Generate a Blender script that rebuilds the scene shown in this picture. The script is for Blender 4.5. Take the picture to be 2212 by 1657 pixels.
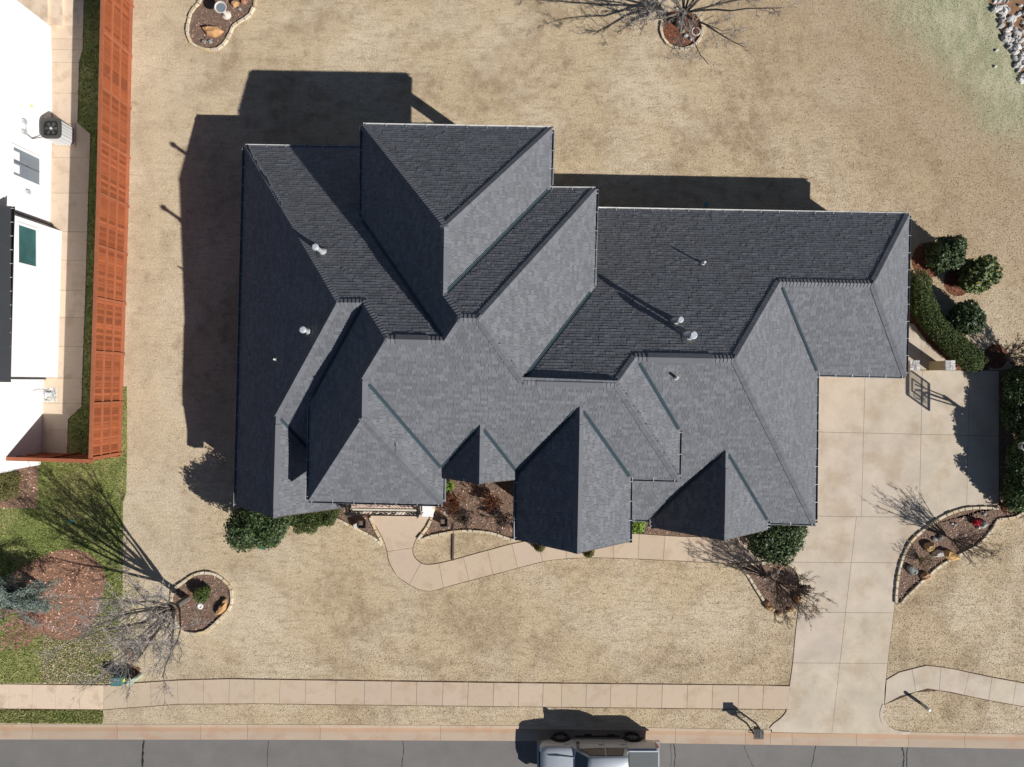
import bpy, math, random
import numpy as np
from mathutils import Vector, Matrix, Euler
random.seed(7); RNG = np.random.default_rng(11)
for o in list(bpy.data.objects): bpy.data.objects.remove(o)
scn = bpy.context.scene
# ------------------------------------------------------------------ camera, light, exposure
F = 1533.0; H = 34.84; CX = 1105.5; CY = 828.5          # focal length in photo pixels (2211 wide), flight height
cam_d = bpy.data.cameras.new('camera'); cam = bpy.data.objects.new('camera', cam_d)
scn.collection.objects.link(cam); scn.camera = cam
cam.location = (0, 0, H); cam.rotation_euler = (0, 0, 0)
cam_d.sensor_width = 36; cam_d.lens = F / 2211 * 36; cam_d.clip_start = 0.5; cam_d.clip_end = 2000
SUN_AZ = math.radians(35.5); SUN_EL = math.radians(36.0)
sdir = Vector((math.cos(SUN_EL) * math.cos(SUN_AZ), -math.cos(SUN_EL) * math.sin(SUN_AZ), math.sin(SUN_EL)))
w = bpy.data.worlds.new('World'); scn.world = w; w.use_nodes = True
nt = w.node_tree; bg = nt.nodes['Background']; sky = nt.nodes.new('ShaderNodeTexSky')
sky.sky_type = 'NISHITA'; sky.sun_disc = False; sky.sun_elevation = SUN_EL
sky.sun_rotation = math.atan2(sdir.x, sdir.y); sky.air_density = 0.75; sky.dust_density = 0.15
nt.links.new(sky.outputs[0], bg.inputs[0]); bg.inputs[1].default_value = 0.05
sl = bpy.data.lights.new('sun', 'SUN'); sl.energy = 5.0; sl.angle = math.radians(0.5); sl.color = (1, .965, .905)
so = bpy.data.objects.new('sun', sl); scn.collection.objects.link(so)
so.rotation_euler = sdir.to_track_quat('Z', 'Y').to_euler(); so.location = (30, -20, 40)
scn.view_settings.view_transform = 'Standard'; scn.view_settings.look = 'None'
scn.view_settings.gamma = 1; scn.view_settings.use_curve_mapping = False; scn.view_settings.exposure = 0.15
# ------------------------------------------------------------------ helpers
def G(x, y, z=0.0):                       # photo pixel -> point at height z
    return Vector(((x - CX) / F * (H - z), -(y - CY) / F * (H - z), z))
def GP(pts, z=0.0): return [G(x, y, z) for x, y in pts]
COL = scn.collection; WM = {}          # WM: world matrix of every object, so that children stay where they are built
class MB:
    def __init__(s): s.v = []; s.f = []; s.c = []
    def add(s, vs, fs, c=(1, 1, 1)):
        n = len(s.v); s.v.extend([tuple(p) for p in vs]); s.f.extend([[i + n for i in f] for f in fs]); s.c.extend([c] * len(fs))
    def box(s, c, hx, hy, hz, rz=0.0, col=(1, 1, 1), taper=1.0):
        ca, sa = math.cos(rz), math.sin(rz); vs = []
        for dz in (-1, 1):
            t = taper if dz > 0 else 1
            for dx, dy in ((-1, -1), (1, -1), (1, 1), (-1, 1)):
                x, y = dx * hx * t, dy * hy * t; vs.append((c[0] + x * ca - y * sa, c[1] + x * sa + y * ca, c[2] + dz * hz))
        s.add(vs, [(3, 2, 1, 0), (4, 5, 6, 7), (0, 1, 5, 4), (1, 2, 6, 5), (2, 3, 7, 6), (3, 0, 4, 7)], col)
    def beam(s, a, b, w, h, col=(1, 1, 1), up=Vector((0, 0, 1))):
        a, b = Vector(a), Vector(b); d = (b - a).normalized(); sd = d.cross(up)
        if sd.length < 1e-4: sd = d.cross(Vector((1, 0, 0)))
        sd.normalize(); u = sd.cross(d); vs = []
        for p in (a, b):
            for i, j in ((-1, -1), (1, -1), (1, 1), (-1, 1)): vs.append(p + sd * (i * w / 2) + u * (j * h / 2))
        s.add(vs, [(0, 3, 2, 1), (4, 5, 6, 7), (0, 1, 5, 4), (1, 2, 6, 5), (2, 3, 7, 6), (3, 0, 4, 7)], col)
    def tube(s, pts, rs, n=6, col=(1, 1, 1), cap=True):
        pts = [Vector(p) for p in pts]; m = len(pts); vs = []; fs = []
        if not hasattr(rs, '__len__'): rs = [rs] * m
        ref = Vector((.31, .17, .93))
        for i, p in enumerate(pts):
            d = (pts[min(i + 1, m - 1)] - pts[max(i - 1, 0)])
            d = d.normalized() if d.length > 1e-9 else Vector((0, 0, 1))
            a = d.cross(ref)
            if a.length < .05: a = d.cross(Vector((1, 0, 0)))
            a.normalize(); b = d.cross(a)
            for k in range(n):
                t = 2 * math.pi * k / n; vs.append(p + (a * math.cos(t) + b * math.sin(t)) * rs[i])
        for i in range(m - 1):
            for k in range(n):
                k2 = (k + 1) % n; fs.append((i * n + k, i * n + k2, (i + 1) * n + k2, (i + 1) * n + k))
        if cap: fs.append(tuple(range(n))[::-1]); fs.append(tuple((m - 1) * n + k for k in range(n)))
        s.add(vs, fs, col)
    def lathe(s, c, prof, n=20, col=(1, 1, 1)):
        vs = []; fs = []
        for r, z in prof:
            for k in range(n):
                t = 2 * math.pi * k / n; vs.append((c[0] + r * math.cos(t), c[1] + r * math.sin(t), c[2] + z))
        for i in range(len(prof) - 1):
            for k in range(n):
                k2 = (k + 1) % n; fs.append((i * n + k, i * n + k2, (i + 1) * n + k2, (i + 1) * n + k))
        fs.append(tuple((len(prof) - 1) * n + k for k in range(n))); s.add(vs, fs, col)
    def prism(s, poly, z0, z1, col=(1, 1, 1), bottom=False):
        n = len(poly); a = sum(poly[i][0] * poly[(i + 1) % n][1] - poly[(i + 1) % n][0] * poly[i][1] for i in range(n))
        if a < 0: poly = poly[::-1]
        vs = [(p[0], p[1], z1) for p in poly] + [(p[0], p[1], z0) for p in poly]
        fs = [tuple(range(n))] + [(i, i + n, (i + 1) % n + n, (i + 1) % n) for i in range(n)]
        if bottom: fs.append(tuple(range(n, 2 * n))[::-1])
        s.add(vs, fs, col)
    def torus(s, c, R, r, ax=(0, 0, 1), n=20, m=6, col=(1, 1, 1)):
        ax = Vector(ax).normalized(); a = ax.cross(Vector((.3, .5, .8))).normalized(); b = ax.cross(a)
        pts = [Vector(c) + (a * math.cos(2 * math.pi * k / n) + b * math.sin(2 * math.pi * k / n)) * R for k in range(n + 1)]
        s.tube(pts, r, m, col, cap=False)
    def build(s, name, mat, parent=None, smooth=False, kind=None, label=None, cat=None, group=None):
        me = bpy.data.meshes.new(name); me.from_pydata(s.v, [], s.f); settint(me, s.c)
        if smooth: me.polygons.foreach_set('use_smooth', [True] * len(me.polygons)); me.set_sharp_from_angle(angle=math.radians(38))
        return link(name, me, mat, parent, kind, label, cat, group)
def settint(me, cols):
    at = me.attributes.new('tint', 'FLOAT_COLOR', 'FACE')
    a = np.ones((len(me.polygons), 4), np.float32); a[:, :3] = np.array(cols, np.float32).reshape(-1, 3); at.data.foreach_set('color', a.ravel())
def link(name, me, mat, parent=None, kind=None, label=None, cat=None, group=None, loc=None, rot=None):
    if mat and not me.materials: me.materials.append(mat)
    o = bpy.data.objects.new(name, me); COL.objects.link(o)
    if loc is not None: o.location = loc
    if rot is not None: o.rotation_euler = rot
    WM[o.name] = (Matrix.Translation(Vector(loc)) @ (Euler(rot).to_matrix().to_4x4() if rot is not None else Matrix.Identity(4))) if loc is not None else Matrix.Identity(4)
    if parent: o.parent = parent; o.matrix_parent_inverse = WM[parent.name].inverted()
    tag(o, label, cat, group, kind); return o
def tag(o, label=None, cat=None, group=None, kind=None):
    for k, v in (('label', label), ('category', cat), ('group', group), ('kind', kind)):
        if v: o[k] = v
    return o
def thing(name, label, cat, loc, group=None):
    o = bpy.data.objects.new(name, None); COL.objects.link(o); o.location = loc; o.empty_display_size = .3; WM[o.name] = Matrix.Translation(Vector(loc))
    return tag(o, label, cat, group)
def npmesh(name, V, Fq, cols, mat, **kw):                # fast mesh from numpy arrays (faces all same size)
    me = bpy.data.meshes.new(name); nf, k = Fq.shape
    me.vertices.add(len(V)); me.vertices.foreach_set('co', np.asarray(V, np.float32).ravel())
    me.loops.add(nf * k); me.loops.foreach_set('vertex_index', Fq.astype(np.int32).ravel())
    me.polygons.add(nf); me.polygons.foreach_set('loop_start', np.arange(0, nf * k, k, dtype=np.int32))
    me.update(calc_edges=True); settint(me, cols); return link(name, me, mat, **kw)
def pip(px, py, poly):                                   # vectorised point in polygon
    inside = np.zeros(len(px), bool); n = len(poly); j = n - 1
    for i in range(n):
        xi, yi = poly[i][0], poly[i][1]; xj, yj = poly[j][0], poly[j][1]
        if yi != yj:
            c = ((yi > py) != (yj > py)) & (px < (xj - xi) * (py - yi) / (yj - yi) + xi); inside ^= c
        j = i
    return inside
def clip(poly, a, b, c):                                 # keep a*x+b*y+c >= 0
    out = []; n = len(poly)
    for i in range(n):
        p, q = poly[i], poly[(i + 1) % n]; dp = a * p[0] + b * p[1] + c; dq = a * q[0] + b * q[1] + c
        if dp >= 0: out.append(p)
        if (dp >= 0) != (dq >= 0):
            t = dp / (dp - dq); out.append((p[0] + (q[0] - p[0]) * t, p[1] + (q[1] - p[1]) * t))
    return out
def halfplane(p, q, gap=0.0):                            # left side of p->q
    dx, dy = q[0] - p[0], q[1] - p[1]; L = math.hypot(dx, dy); a, b = -dy / L, dx / L
    return a, b, -(a * p[0] + b * p[1]) - gap
def split(polys, p, q, gap=.008):                        # split polygons along the infinite line p-q
    out = []
    for po in polys:
        for (s, t) in ((p, q), (q, p)):
            r = clip(po, *halfplane(s, t, gap))
            if len(r) > 2: out.append(r)
    return out
def smooth_loop(pts, n=4, closed=True):                  # Catmull-Rom through 2D points
    out = []; m = len(pts)
    for i in range(m if closed else m - 1):
        g = lambda k: pts[k % m] if closed else pts[max(0, min(m - 1, k))]
        p0, p1, p2, p3 = g(i - 1), g(i), g(i + 1), g(i + 2)
        for k in range(n):
            t = k / n; out.append(tuple(.5 * (2 * p1[d] + (p2[d] - p0[d]) * t + (2 * p0[d] - 5 * p1[d] + 4 * p2[d] - p3[d]) * t * t + (3 * p1[d] - p0[d] - 3 * p2[d] + p3[d]) * t ** 3) for d in (0, 1)))
    if not closed: out.append(tuple(pts[-1]))
    return out
def rv(s=1.0): return Vector((random.uniform(-s, s), random.uniform(-s, s), random.uniform(-s, s)))
def jit(v=.1): k = 1 + random.uniform(-v, v); return (k, k, k)
# ------------------------------------------------------------------ materials
class NB:
    def __init__(s, m): s.t = m.node_tree; s.n = s.t.nodes; s.l = s.t.links
    def new(s, ty, **kw):
        n = s.n.new(ty)
        for k, v in kw.items(): setattr(n, k, v)
        return n
    def set(s, sock, v):
        if isinstance(v, bpy.types.NodeSocket): s.l.new(v, sock)
        else: sock.default_value = v
    def math(s, op, a, b=0.0, c=None, clamp=False):
        n = s.new('ShaderNodeMath', operation=op, use_clamp=clamp); s.set(n.inputs[0], a); s.set(n.inputs[1], b)
        if c is not None: s.set(n.inputs[2], c)
        return n.outputs[0]
    def mix(s, f, a, b, mode='MIX'):
        n = s.new('ShaderNodeMix', data_type='RGBA', blend_type=mode); s.set(n.inputs[0], f)
        for sock, v in ((n.inputs[6], a), (n.inputs[7], b)):
            s.set(sock, v if isinstance(v, bpy.types.NodeSocket) else (*v, 1) if len(v) == 3 else v)
        return n.outputs[2]
    def noise(s, scale, detail=4, rough=.6, vec=None, stretch=None):
        n = s.new('ShaderNodeTexNoise'); n.inputs['Scale'].default_value = scale; n.inputs['Detail'].default_value = detail; n.inputs['Roughness'].default_value = rough
        v = vec or s.pos()
        if stretch:
            mp = s.new('ShaderNodeMapping'); s.l.new(v, mp.inputs[0]); mp.inputs['Scale'].default_value = stretch; v = mp.outputs[0]
        s.l.new(v, n.inputs['Vector']); return n.outputs['Fac']
    def pos(s):
        if not hasattr(s, '_p'): s._p = s.new('ShaderNodeNewGeometry').outputs['Position']
        return s._p
    def ramp(s, f, lo, hi, a=0.0, b=1.0):
        n = s.new('ShaderNodeMapRange'); n.interpolation_type = 'SMOOTHSTEP'; s.set(n.inputs[0], f)
        for i, v in enumerate((lo, hi, a, b)): n.inputs[i + 1].default_value = v
        return n.outputs[0]
def M(name, col, var=.12, scale=3.0, fine=.08, fscale=60.0, rough=.85, bump=.3, bscale=40.0, metal=0.0, spec=.3, alt=None, altscale=.6, altlo=.45, altamt=.6, stretch=None, coat=0.0, trans=0.0, alpha=1.0, bdist=.01):
    m = bpy.data.materials.new(name); m.use_nodes = True; b = NB(m); bs = b.n['Principled BSDF']
    at = b.new('ShaderNodeAttribute', attribute_name='tint').outputs['Color']
    c = b.mix(1.0, (*col, 1), at, 'MULTIPLY')
    if alt: c = b.mix(b.math('MULTIPLY', b.ramp(b.noise(altscale, 5, .65), altlo, altlo + .2), altamt), c, alt)
    def vary(c, v, sc, st=None):
        k = b.math('ADD', b.math('MULTIPLY', b.math('SUBTRACT', b.noise(sc, 4, .65, stretch=st), .5), v * 4), 1.0)
        n = b.new('ShaderNodeVectorMath', operation='SCALE'); b.l.new(c, n.inputs[0]); b.l.new(k, n.inputs['Scale']); return n.outputs[0]
    if var: c = vary(c, var, scale, stretch)
    if fine: c = vary(c, fine, fscale)
    b.l.new(c, bs.inputs['Base Color']); bs.inputs['Roughness'].default_value = rough; bs.inputs['Metallic'].default_value = metal
    bs.inputs['Specular IOR Level'].default_value = spec; bs.inputs['Coat Weight'].default_value = coat; bs.inputs['Transmission Weight'].default_value = trans; bs.inputs['Alpha'].default_value = alpha
    if bump:
        bn = b.new('ShaderNodeBump'); bn.inputs['Strength'].default_value = bump; bn.inputs['Distance'].default_value = bdist
        b.l.new(b.noise(bscale, 3, .6), bn.inputs['Height']); b.l.new(bn.outputs[0], bs.inputs['Normal'])
    return m
def lawn_material(name, green=False, bump=True):
    m = bpy.data.materials.new(name); m.use_nodes = True; b = NB(m); bs = b.n['Principled BSDF']
    at = b.new('ShaderNodeAttribute', attribute_name='tint').outputs['Color']
    n1 = b.ramp(b.noise(.45, 6, .66), .40, .60); n2 = b.ramp(b.noise(2.1, 6, .75), .42, .62); n3 = b.ramp(b.noise(15, 6, .85), .40, .66)
    if green:
        c = b.mix(n1, (.235, .27, .085), (.36, .35, .145)); c = b.mix(b.math('MULTIPLY', n2, .55), c, (.15, .20, .055)); c = b.mix(b.math('MULTIPLY', b.ramp(b.noise(.8, 5), .55, .75), .6), c, (.50, .43, .25))
    else:
        c = b.mix(n1, (.62, .50, .335), (.385, .29, .185)); c = b.mix(b.math('MULTIPLY', n2, .5), c, (.68, .56, .395)); c = b.mix(b.math('MULTIPLY', b.ramp(b.noise(.22, 4, .6), .44, .64), .75), c, (.76, .655, .495)); c = b.mix(b.math('MULTIPLY', b.ramp(b.noise(3.2, 5, .7, stretch=(.35, 1.6, 1)), .48, .66), .55), c, (.40, .295, .185))
        sp = b.new('ShaderNodeSeparateXYZ'); b.l.new(b.pos(), sp.inputs[0])
        # brownish thatch towards the back right corner and a band of pale green winter grass beside the rocks
        p, q = G(1875, 0), G(2211, 352); hp = halfplane(p, q)
        d = b.math('ADD', b.math('ADD', b.math('MULTIPLY', sp.outputs[0], hp[0]), b.math('MULTIPLY', sp.outputs[1], hp[1])), hp[2])
        dn = b.math('ADD', d, b.math('MULTIPLY', b.math('SUBTRACT', b.noise(.5, 5, .65), .5), 4.0))
        c = b.mix(b.math('MULTIPLY', b.ramp(dn, -9.5, -.5), .75), c, (.44, .325, .205))
        c = b.mix(b.math('MULTIPLY', b.ramp(dn, -1.6, 2.2), .85), c, b.mix(b.ramp(b.noise(1.3, 5, .7, stretch=(1.6, .5, 1)), .35, .68), (.35, .39, .245), (.58, .58, .41)))
        c = b.mix(b.math('MULTIPLY', b.ramp(b.math('ADD', sp.outputs[0], b.math('MULTIPLY', b.noise(.3, 4), 6.0)), -15, -9, 1.0, 0.0), .4), c, (.74, .645, .49))
        c = b.mix(b.math('MULTIPLY', b.ramp(b.noise(.9, 6, .75), .56, .68), .45), c, (.34, .245, .165))
    c = b.mix(b.math('MULTIPLY', n3, .62 if not green else .5), c, (.29, .225, .15) if not green else (.12, .14, .045))
    c = b.mix(1.0, c, at, 'MULTIPLY')
    b.l.new(c, bs.inputs['Base Color']); bs.inputs['Roughness'].default_value = .95; bs.inputs['Specular IOR Level'].default_value = .1
    if bump:
        bn = b.new('ShaderNodeBump'); bn.inputs['Strength'].default_value = .9; bn.inputs['Distance'].default_value = .03
        b.l.new(b.noise(16, 5, .75), bn.inputs['Height']); b.l.new(bn.outputs[0], bs.inputs['Normal'])
    return m
MT = dict(
 lawn=lawn_material('dormant_lawn'), tuft=lawn_material('dormant_grass_blades', bump=False), green=lawn_material('green_lawn', True), gtuft=lawn_material('green_grass_blades', True, False),
 soil=M('soil', (.23, .13, .075), .2, 2, .2, 40, bump=.8, bscale=30, alt=(.36, .22, .12), altscale=1.2),
 asphalt=M('asphalt', (.185, .176, .168), .12, .7, .3, 70, bump=.5, bscale=120, alt=(.24, .195, .165), altscale=.5, altlo=.56, altamt=.45),
 concrete=M('concrete_tan', (.545, .435, .33), .09, 1.1, .07, 110, bump=.12, bscale=150, alt=(.395, .29, .20), altscale=1.1, altlo=.47, altamt=.6),
 concrete2=M('driveway_concrete', (.55, .472, .382), .15, .8, .12, 120, bump=.15, bscale=150, alt=(.44, .345, .245), altscale=.6, altlo=.46, altamt=.65),
 kerb=M('kerb_concrete', (.44, .345, .265), .08, 1.2, .06, 90, bump=.15, bscale=120, alt=(.42, .24, .155), altscale=.7, altlo=.48, altamt=.55, stretch=(.4, 1.5, 1)),
 crack=M('tar_crack', (.03, .028, .027), .1, 5, .1, 60, bump=.2),
 mulch=M('mulch', (.20, .135, .10), .25, 6, .3, 45, bump=1.0, bscale=45, bdist=.03, alt=(.23, .135, .09), altscale=1.5),
 chip=M('mulch_chips', (.35, .24, .185), .25, 8, .1, 60, bump=.2),
 redmulch=M('red_mulch', (.21, .085, .048), .25, 6, .3, 45, bump=1.0, bscale=45, bdist=.03),
 stone=M('edging_stone', (.60, .52, .385), .12, 5, .12, 50, bump=.4, bscale=40, alt=(.50, .37, .22), altscale=2.0, altlo=.5),
 boulder=M('boulder_stone', (.5, .40, .28), .2, 4, .15, 40, bump=.9, bscale=18, bdist=.03, alt=(.40, .27, .16), altscale=3),
 lime=M('limestone_rock', (.62, .60, .57), .12, 5, .1, 40, bump=.7, bscale=20, bdist=.03),
 shingle=M('asphalt_shingle', (.147, .153, .168), .06, .7, .12, 160, rough=.9, bump=.35, bscale=260, spec=.25),
 deck=M('roof_underlay', (.055, .056, .06), .1, 3, .1, 60),
 valley=M('valley_metal', (.055, .085, .105), .08, 2, .04, 40, rough=.5, bump=.05, metal=.25, spec=.4),
 gutter=M('gutter_metal', (.42, .42, .42), .12, 3, .05, 40, rough=.38, bump=.05, metal=.7, spec=.5),
 gutterdark=M('gutter_trough', (.16, .155, .15), .3, 2.5, .2, 30, rough=.7, bump=.2, metal=.2),
 white=M('white_metal', (.74, .74, .73), .04, 4, .02, 40, rough=.5, bump=.05, spec=.4),
 galv=M('galvanised_steel', (.58, .62, .65), .14, 9, .05, 50, rough=.45, bump=.15, metal=.35, spec=.5),
 brick=M('house_brick', (.36, .27, .20), .12, 4, .15, 30, bump=.4),
 limewall=M('limestone_wall', (.62, .56, .47), .1, 3, .08, 40, bump=.3),
 cedar=M('stained_cedar', (.315, .088, .034), .16, 2.2, .14, 30, rough=.75, bump=.35, bscale=30, stretch=(5, 5, .6), alt=(.43, .15, .07), altscale=3.5, altlo=.55),
 cedarcap=M('stained_cedar_cap', (.355, .118, .058), .14, 3, .1, 40, rough=.75, bump=.25),
 stucco=M('white_stucco', (.84, .85, .86), .02, 1, .02, 80, bump=.12, bscale=120),
 tan=M('tan_stucco', (.42, .36, .24), .06, 2, .04, 60, bump=.15, bscale=90),
 darkroof=M('dark_metal_roof', (.05, .052, .058), .08, 3, .04, 40, rough=.5, metal=.3, bump=.05),
 black=M('black_iron', (.018, .018, .019), .1, 6, .05, 60, rough=.5, bump=.1, metal=.2, spec=.4),
 acgrey=M('unit_casing', (.52, .53, .54), .05, 4, .03, 50, rough=.5, bump=.05, metal=.1),
 acdark=M('unit_top', (.06, .058, .056), .08, 4, .04, 50, rough=.55, bump=.05),
 glass=M('window_glass', (.05, .13, .13), .3, 1.2, 0, rough=.08, bump=0, spec=.8),
 shade=M('window_shade', (.20, .235, .27), .08, 3, .03, 50, rough=.5, bump=.05, spec=.5),
 tile=M('balcony_tile', (.70, .53, .43), .12, 2, .06, 50, rough=.6, bump=.1),
 bark=M('bark', (.165, .145, .13), .25, 6, .2, 40, bump=.5, bscale=30), twig=M('pale_twig', (.34, .31, .29), .2, 3, .1, 30, bump=0),
 darktwig=M('dark_twig', (.13, .10, .085), .2, 3, .1, 30, bump=0), redtwig=M('rusty_twig', (.25, .11, .062), .2, 3, .1, 30, bump=0), pinktwig=M('pink_twig', (.52, .30, .25), .2, 3, .1, 30, bump=0),
 leaf=M('holly_leaf', (.048, .078, .027), .25, 2.5, .1, 30, rough=.5, bump=0, spec=.35), box=M('boxwood_leaf', (.072, .105, .026), .25, 3, .1, 30, rough=.6, bump=0, spec=.3),
 blue=M('blue_cedar_needles', (.20, .25, .23), .2, 3, .1, 30, rough=.7, bump=0), mag=M('magnolia_leaf', (.085, .115, .04), .25, 3, .1, 30, rough=.5, bump=0, spec=.3),
 juniper=M('juniper_needles', (.145, .135, .05), .25, 4, .1, 30, rough=.8, bump=0), lime_leaf=M('bright_leaf', (.20, .32, .05), .2, 4, .1, 30, rough=.55, bump=0),
 paint=M('silver_paint', (.47, .505, .55), .01, 1, .0, 30, rough=.42, bump=0, metal=.25, spec=.5, coat=.25), tglass=M('tinted_glass', (.012, .018, .026), .05, 1, 0, rough=.06, bump=0, spec=.8),
 rubber=M('tyre_rubber', (.022, .022, .022), .1, 9, .1, 60, rough=.85, bump=.2), bedcover=M('bed_cover_vinyl', (.12, .13, .135), .06, 4, .05, 120, rough=.65, bump=.2, bscale=200), red=M('red_lens', (.42, .02, .02), .05, 3, 0, rough=.25, bump=0, spec=.6),
 chrome=M('alloy', (.5, .5, .52), .04, 4, 0, rough=.3, bump=0, metal=.8), teal=M('green_pedestal', (.06, .15, .14), .06, 3, .03, 40, rough=.5, bump=.05), cream=M('cream_pedestal', (.46, .54, .43), .06, 3, .03, 40, rough=.55, bump=.05),
 yellow=M('yellow_sticker', (.75, .68, .08), .02, 3, 0, rough=.5, bump=0), orange=M('orange_clay', (.62, .17, .05), .1, 5, .05, 40, bump=.2), clear=M('backboard_acrylic', (.75, .8, .82), 0, 1, 0, rough=.08, bump=0, alpha=.22), ceramic=M('birdbath_stone', (.62, .56, .50), .1, 4, .06, 50, bump=.3), flower=M('red_flower', (.5, .03, .06), .2, 5, .1, 30, bump=.2),
 brown=M('brown_pipe', (.12, .085, .075), .1, 4, .05, 40, rough=.6, bump=.1))
# ------------------------------------------------------------------ the setting: ground, lawns, street, paving
def ring(pts, z=0.0): return [tuple(G(x, y, z)[:2]) for x, y in pts]
BIG = 160
ASPH = [(-4000, 1592), (0, 1597), (553, 1597.5), (1105, 1600), (1658, 1608.5), (2211, 1617.5), (6000, 1690)]
KERB_N = [(-4000, 1560), (0, 1563.6), (553, 1564.5), (1105, 1567), (1500, 1573), (1658, 1576.5), (1965, 1580.5), (2211, 1585.5), (6000, 1655)]
m = MB(); m.add([(-BIG * 3, -BIG * 3, -.16), (BIG * 3, -BIG * 3, -.16), (BIG * 3, BIG * 3, -.16), (-BIG * 3, BIG * 3, -.16)], [(0, 1, 2, 3)])
m.build('ground', MT['soil'], kind='structure')
ka = ring(KERB_N); m = MB(); top = [(BIG, BIG * 1.1), (-BIG, BIG * 1.1)]
m.add([(p[0], p[1], 0) for p in ka] + [(p[0], p[1], 0) for p in top], [tuple(range(len(ka) + 2))])
m.build('lawn', MT['lawn'], kind='structure')
aa = ring(ASPH, -.13); m = MB()
m.add([(p[0], p[1], -.13) for p in aa] + [(BIG * .7, -34, -.13), (-BIG * .7, -34, -.13)], [tuple(range(len(aa) + 2))])
road = m.build('road', MT['asphalt'], kind='structure')
def crack(pts, w, name='tar_seam'):
    c = smooth_loop(pts, 5, False); m = MB(); L = []; R = []
    for i, p in enumerate(c):
        q = G(p[0] + random.uniform(-.7, .7), p[1], -.124); ww = w * random.uniform(.4, 1.3); L.append(q + Vector((-ww, 0, 0))); R.append(q + Vector((ww, 0, 0)))
    n = len(c); m.add(L + R, [(i, i + n, i + n + 1, i + 1) for i in range(n - 1)]); m.build(name, MT['crack'], road)
crack([(311, 1598), (309, 1620), (307, 1660), (306, 1700)], .055); crack([(869, 1600), (872, 1618), (869, 1640), (868, 1690)], .016); crack([(580, 1600), (577, 1640), (581, 1690)], .010)
crack([(1455, 1605), (1458, 1630), (1456, 1660), (1458, 1700)], .02); crack([(1448, 1606), (1450, 1640), (1446, 1700)], .010); crack([(1606, 1610), (1614, 1630), (1626, 1657), (1640, 1700)], .012)
crack([(1761, 1611), (1757, 1635), (1752, 1657), (1748, 1700)], .016); crack([(1948, 1614), (1952, 1635), (1950, 1657), (1951, 1700)], .03); crack([(1960, 1614), (1958, 1640), (1960, 1700)], .018)
# kerb and gutter: segments with a raised kerb and a sloping pan
def lerp_line(L, x):
    for a, b in zip(L, L[1:]):
        if a[0] <= x <= b[0]: return a[1] + (b[1] - a[1]) * (x - a[0]) / (b[0] - a[0])
kerb_root = thing('kerb', 'pinkish concrete kerb and gutter pan along the asphalt street', 'kerb', G(1105, 1580, -.13))
def kerb_seg(x0, x1, drop=False):
    m = MB(); n = max(2, int((x1 - x0) / 60) + 1); prof_n = 6; vs = []
    for i in range(n):
        x = x0 + (x1 - x0) * i / (n - 1); a, b = G(x, lerp_line(KERB_N, x)), G(x, lerp_line(ASPH, x), -.13); w = a.y - b.y
        zt = .012 if not drop else -.075
        for t, z in ((0, -.12), (.004, zt), (.15, zt - .004), (.21, -.095 if not drop else -.085), (w * .5, -.11), (w, -.124)): vs.append((a.x + (b.x - a.x) * t / w, a.y - t, z))
    fs = [(i * 6 + k, i * 6 + k + 1, i * 6 + k + 7, i * 6 + k + 6) for i in range(n - 1) for k in range(5)]
    fs = [f[::-1] for f in fs]; t = random.uniform(.93, 1.06); g_ = random.uniform(.95, 1.05); [m.add(vs if i == 0 else [], [tuple(v - (len(vs) if i else 0) for v in f)], [(t, t, t), (t * 1.2, t * 1.2, t * 1.16), (t * 1.05, t * .78, t * .62), (t * 1.02, t * .9 * g_, t * .8 * g_), (t * 1.04, t * 1.04, t * 1.03)][i % 5]) for i, f in enumerate(fs)]; m.build('kerb_section', MT['kerb'], kerb_root)
kx = [-600, -420, -250, -60, 68.5, 252, 433, 534, 691, 951, 1207, 1330, 1459, 1610, 1664]
for a, b in zip(kx, kx[1:]): kerb_seg(a + .25, b - .25)
for a, b in ((1664, 1711), (1711, 1850), (1850, 1962)): kerb_seg(a + .25, b - .25, True)
for a, b in ((1962, 2084), (2084, 2250), (2250, 2500), (2500, 2800)): kerb_seg(a + .25, b - .25)
# paving slabs
HARD = []
def slab(poly, parent, mat, z=.03, t=.12, tint=None, name='slab'):
    if len(poly) < 3: return
    t_ = tint or random.uniform(.95, 1.05); m = MB(); m.prism(poly, z - .2, z + random.uniform(-.002, .002), (t_, t_ * random.uniform(.985, 1.01), t_ * random.uniform(.97, 1.02))); return m.build(name, mat, parent)
def shrink(poly, d):                                     # pull a convex-ish polygon in from its edges
    n = len(poly); a = sum(poly[i][0] * poly[(i + 1) % n][1] - poly[(i + 1) % n][0] * poly[i][1] for i in range(n))
    if a < 0: poly = poly[::-1]
    out = []
    for i in range(n):
        p0, p1, p2 = poly[i - 1], poly[i], poly[(i + 1) % n]; d1 = Vector((p1[0] - p0[0], p1[1] - p0[1])).normalized(); d2 = Vector((p2[0] - p1[0], p2[1] - p1[1])).normalized()
        nn = (Vector((-d1.y, d1.x)) + Vector((-d2.y, d2.x))); nn = nn / max(.5, nn.length_squared / 2); out.append((p1[0] + nn.x * d, p1[1] + nn.y * d))
    return out
def trench(poly, w_=.035):                               # bare strip of soil where the turf has been edged along the paving
    m = MB(); r = shrink(poly, -w_); m.add([(p[0], p[1], .006) for p in r], [tuple(range(len(r)))], (.3, .28, .27)); m.build('edge_trench', MT['soil'], kind='structure'); HARD.append(r)
def Tt(c, zx): return 552.7 * c + .25022 * zx
sidewalk = thing('sidewalk', 'tan concrete pavement of square slabs beside the street', 'sidewalk', G(1000, 1500)); sidewalk['kind'] = 'structure'
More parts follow.
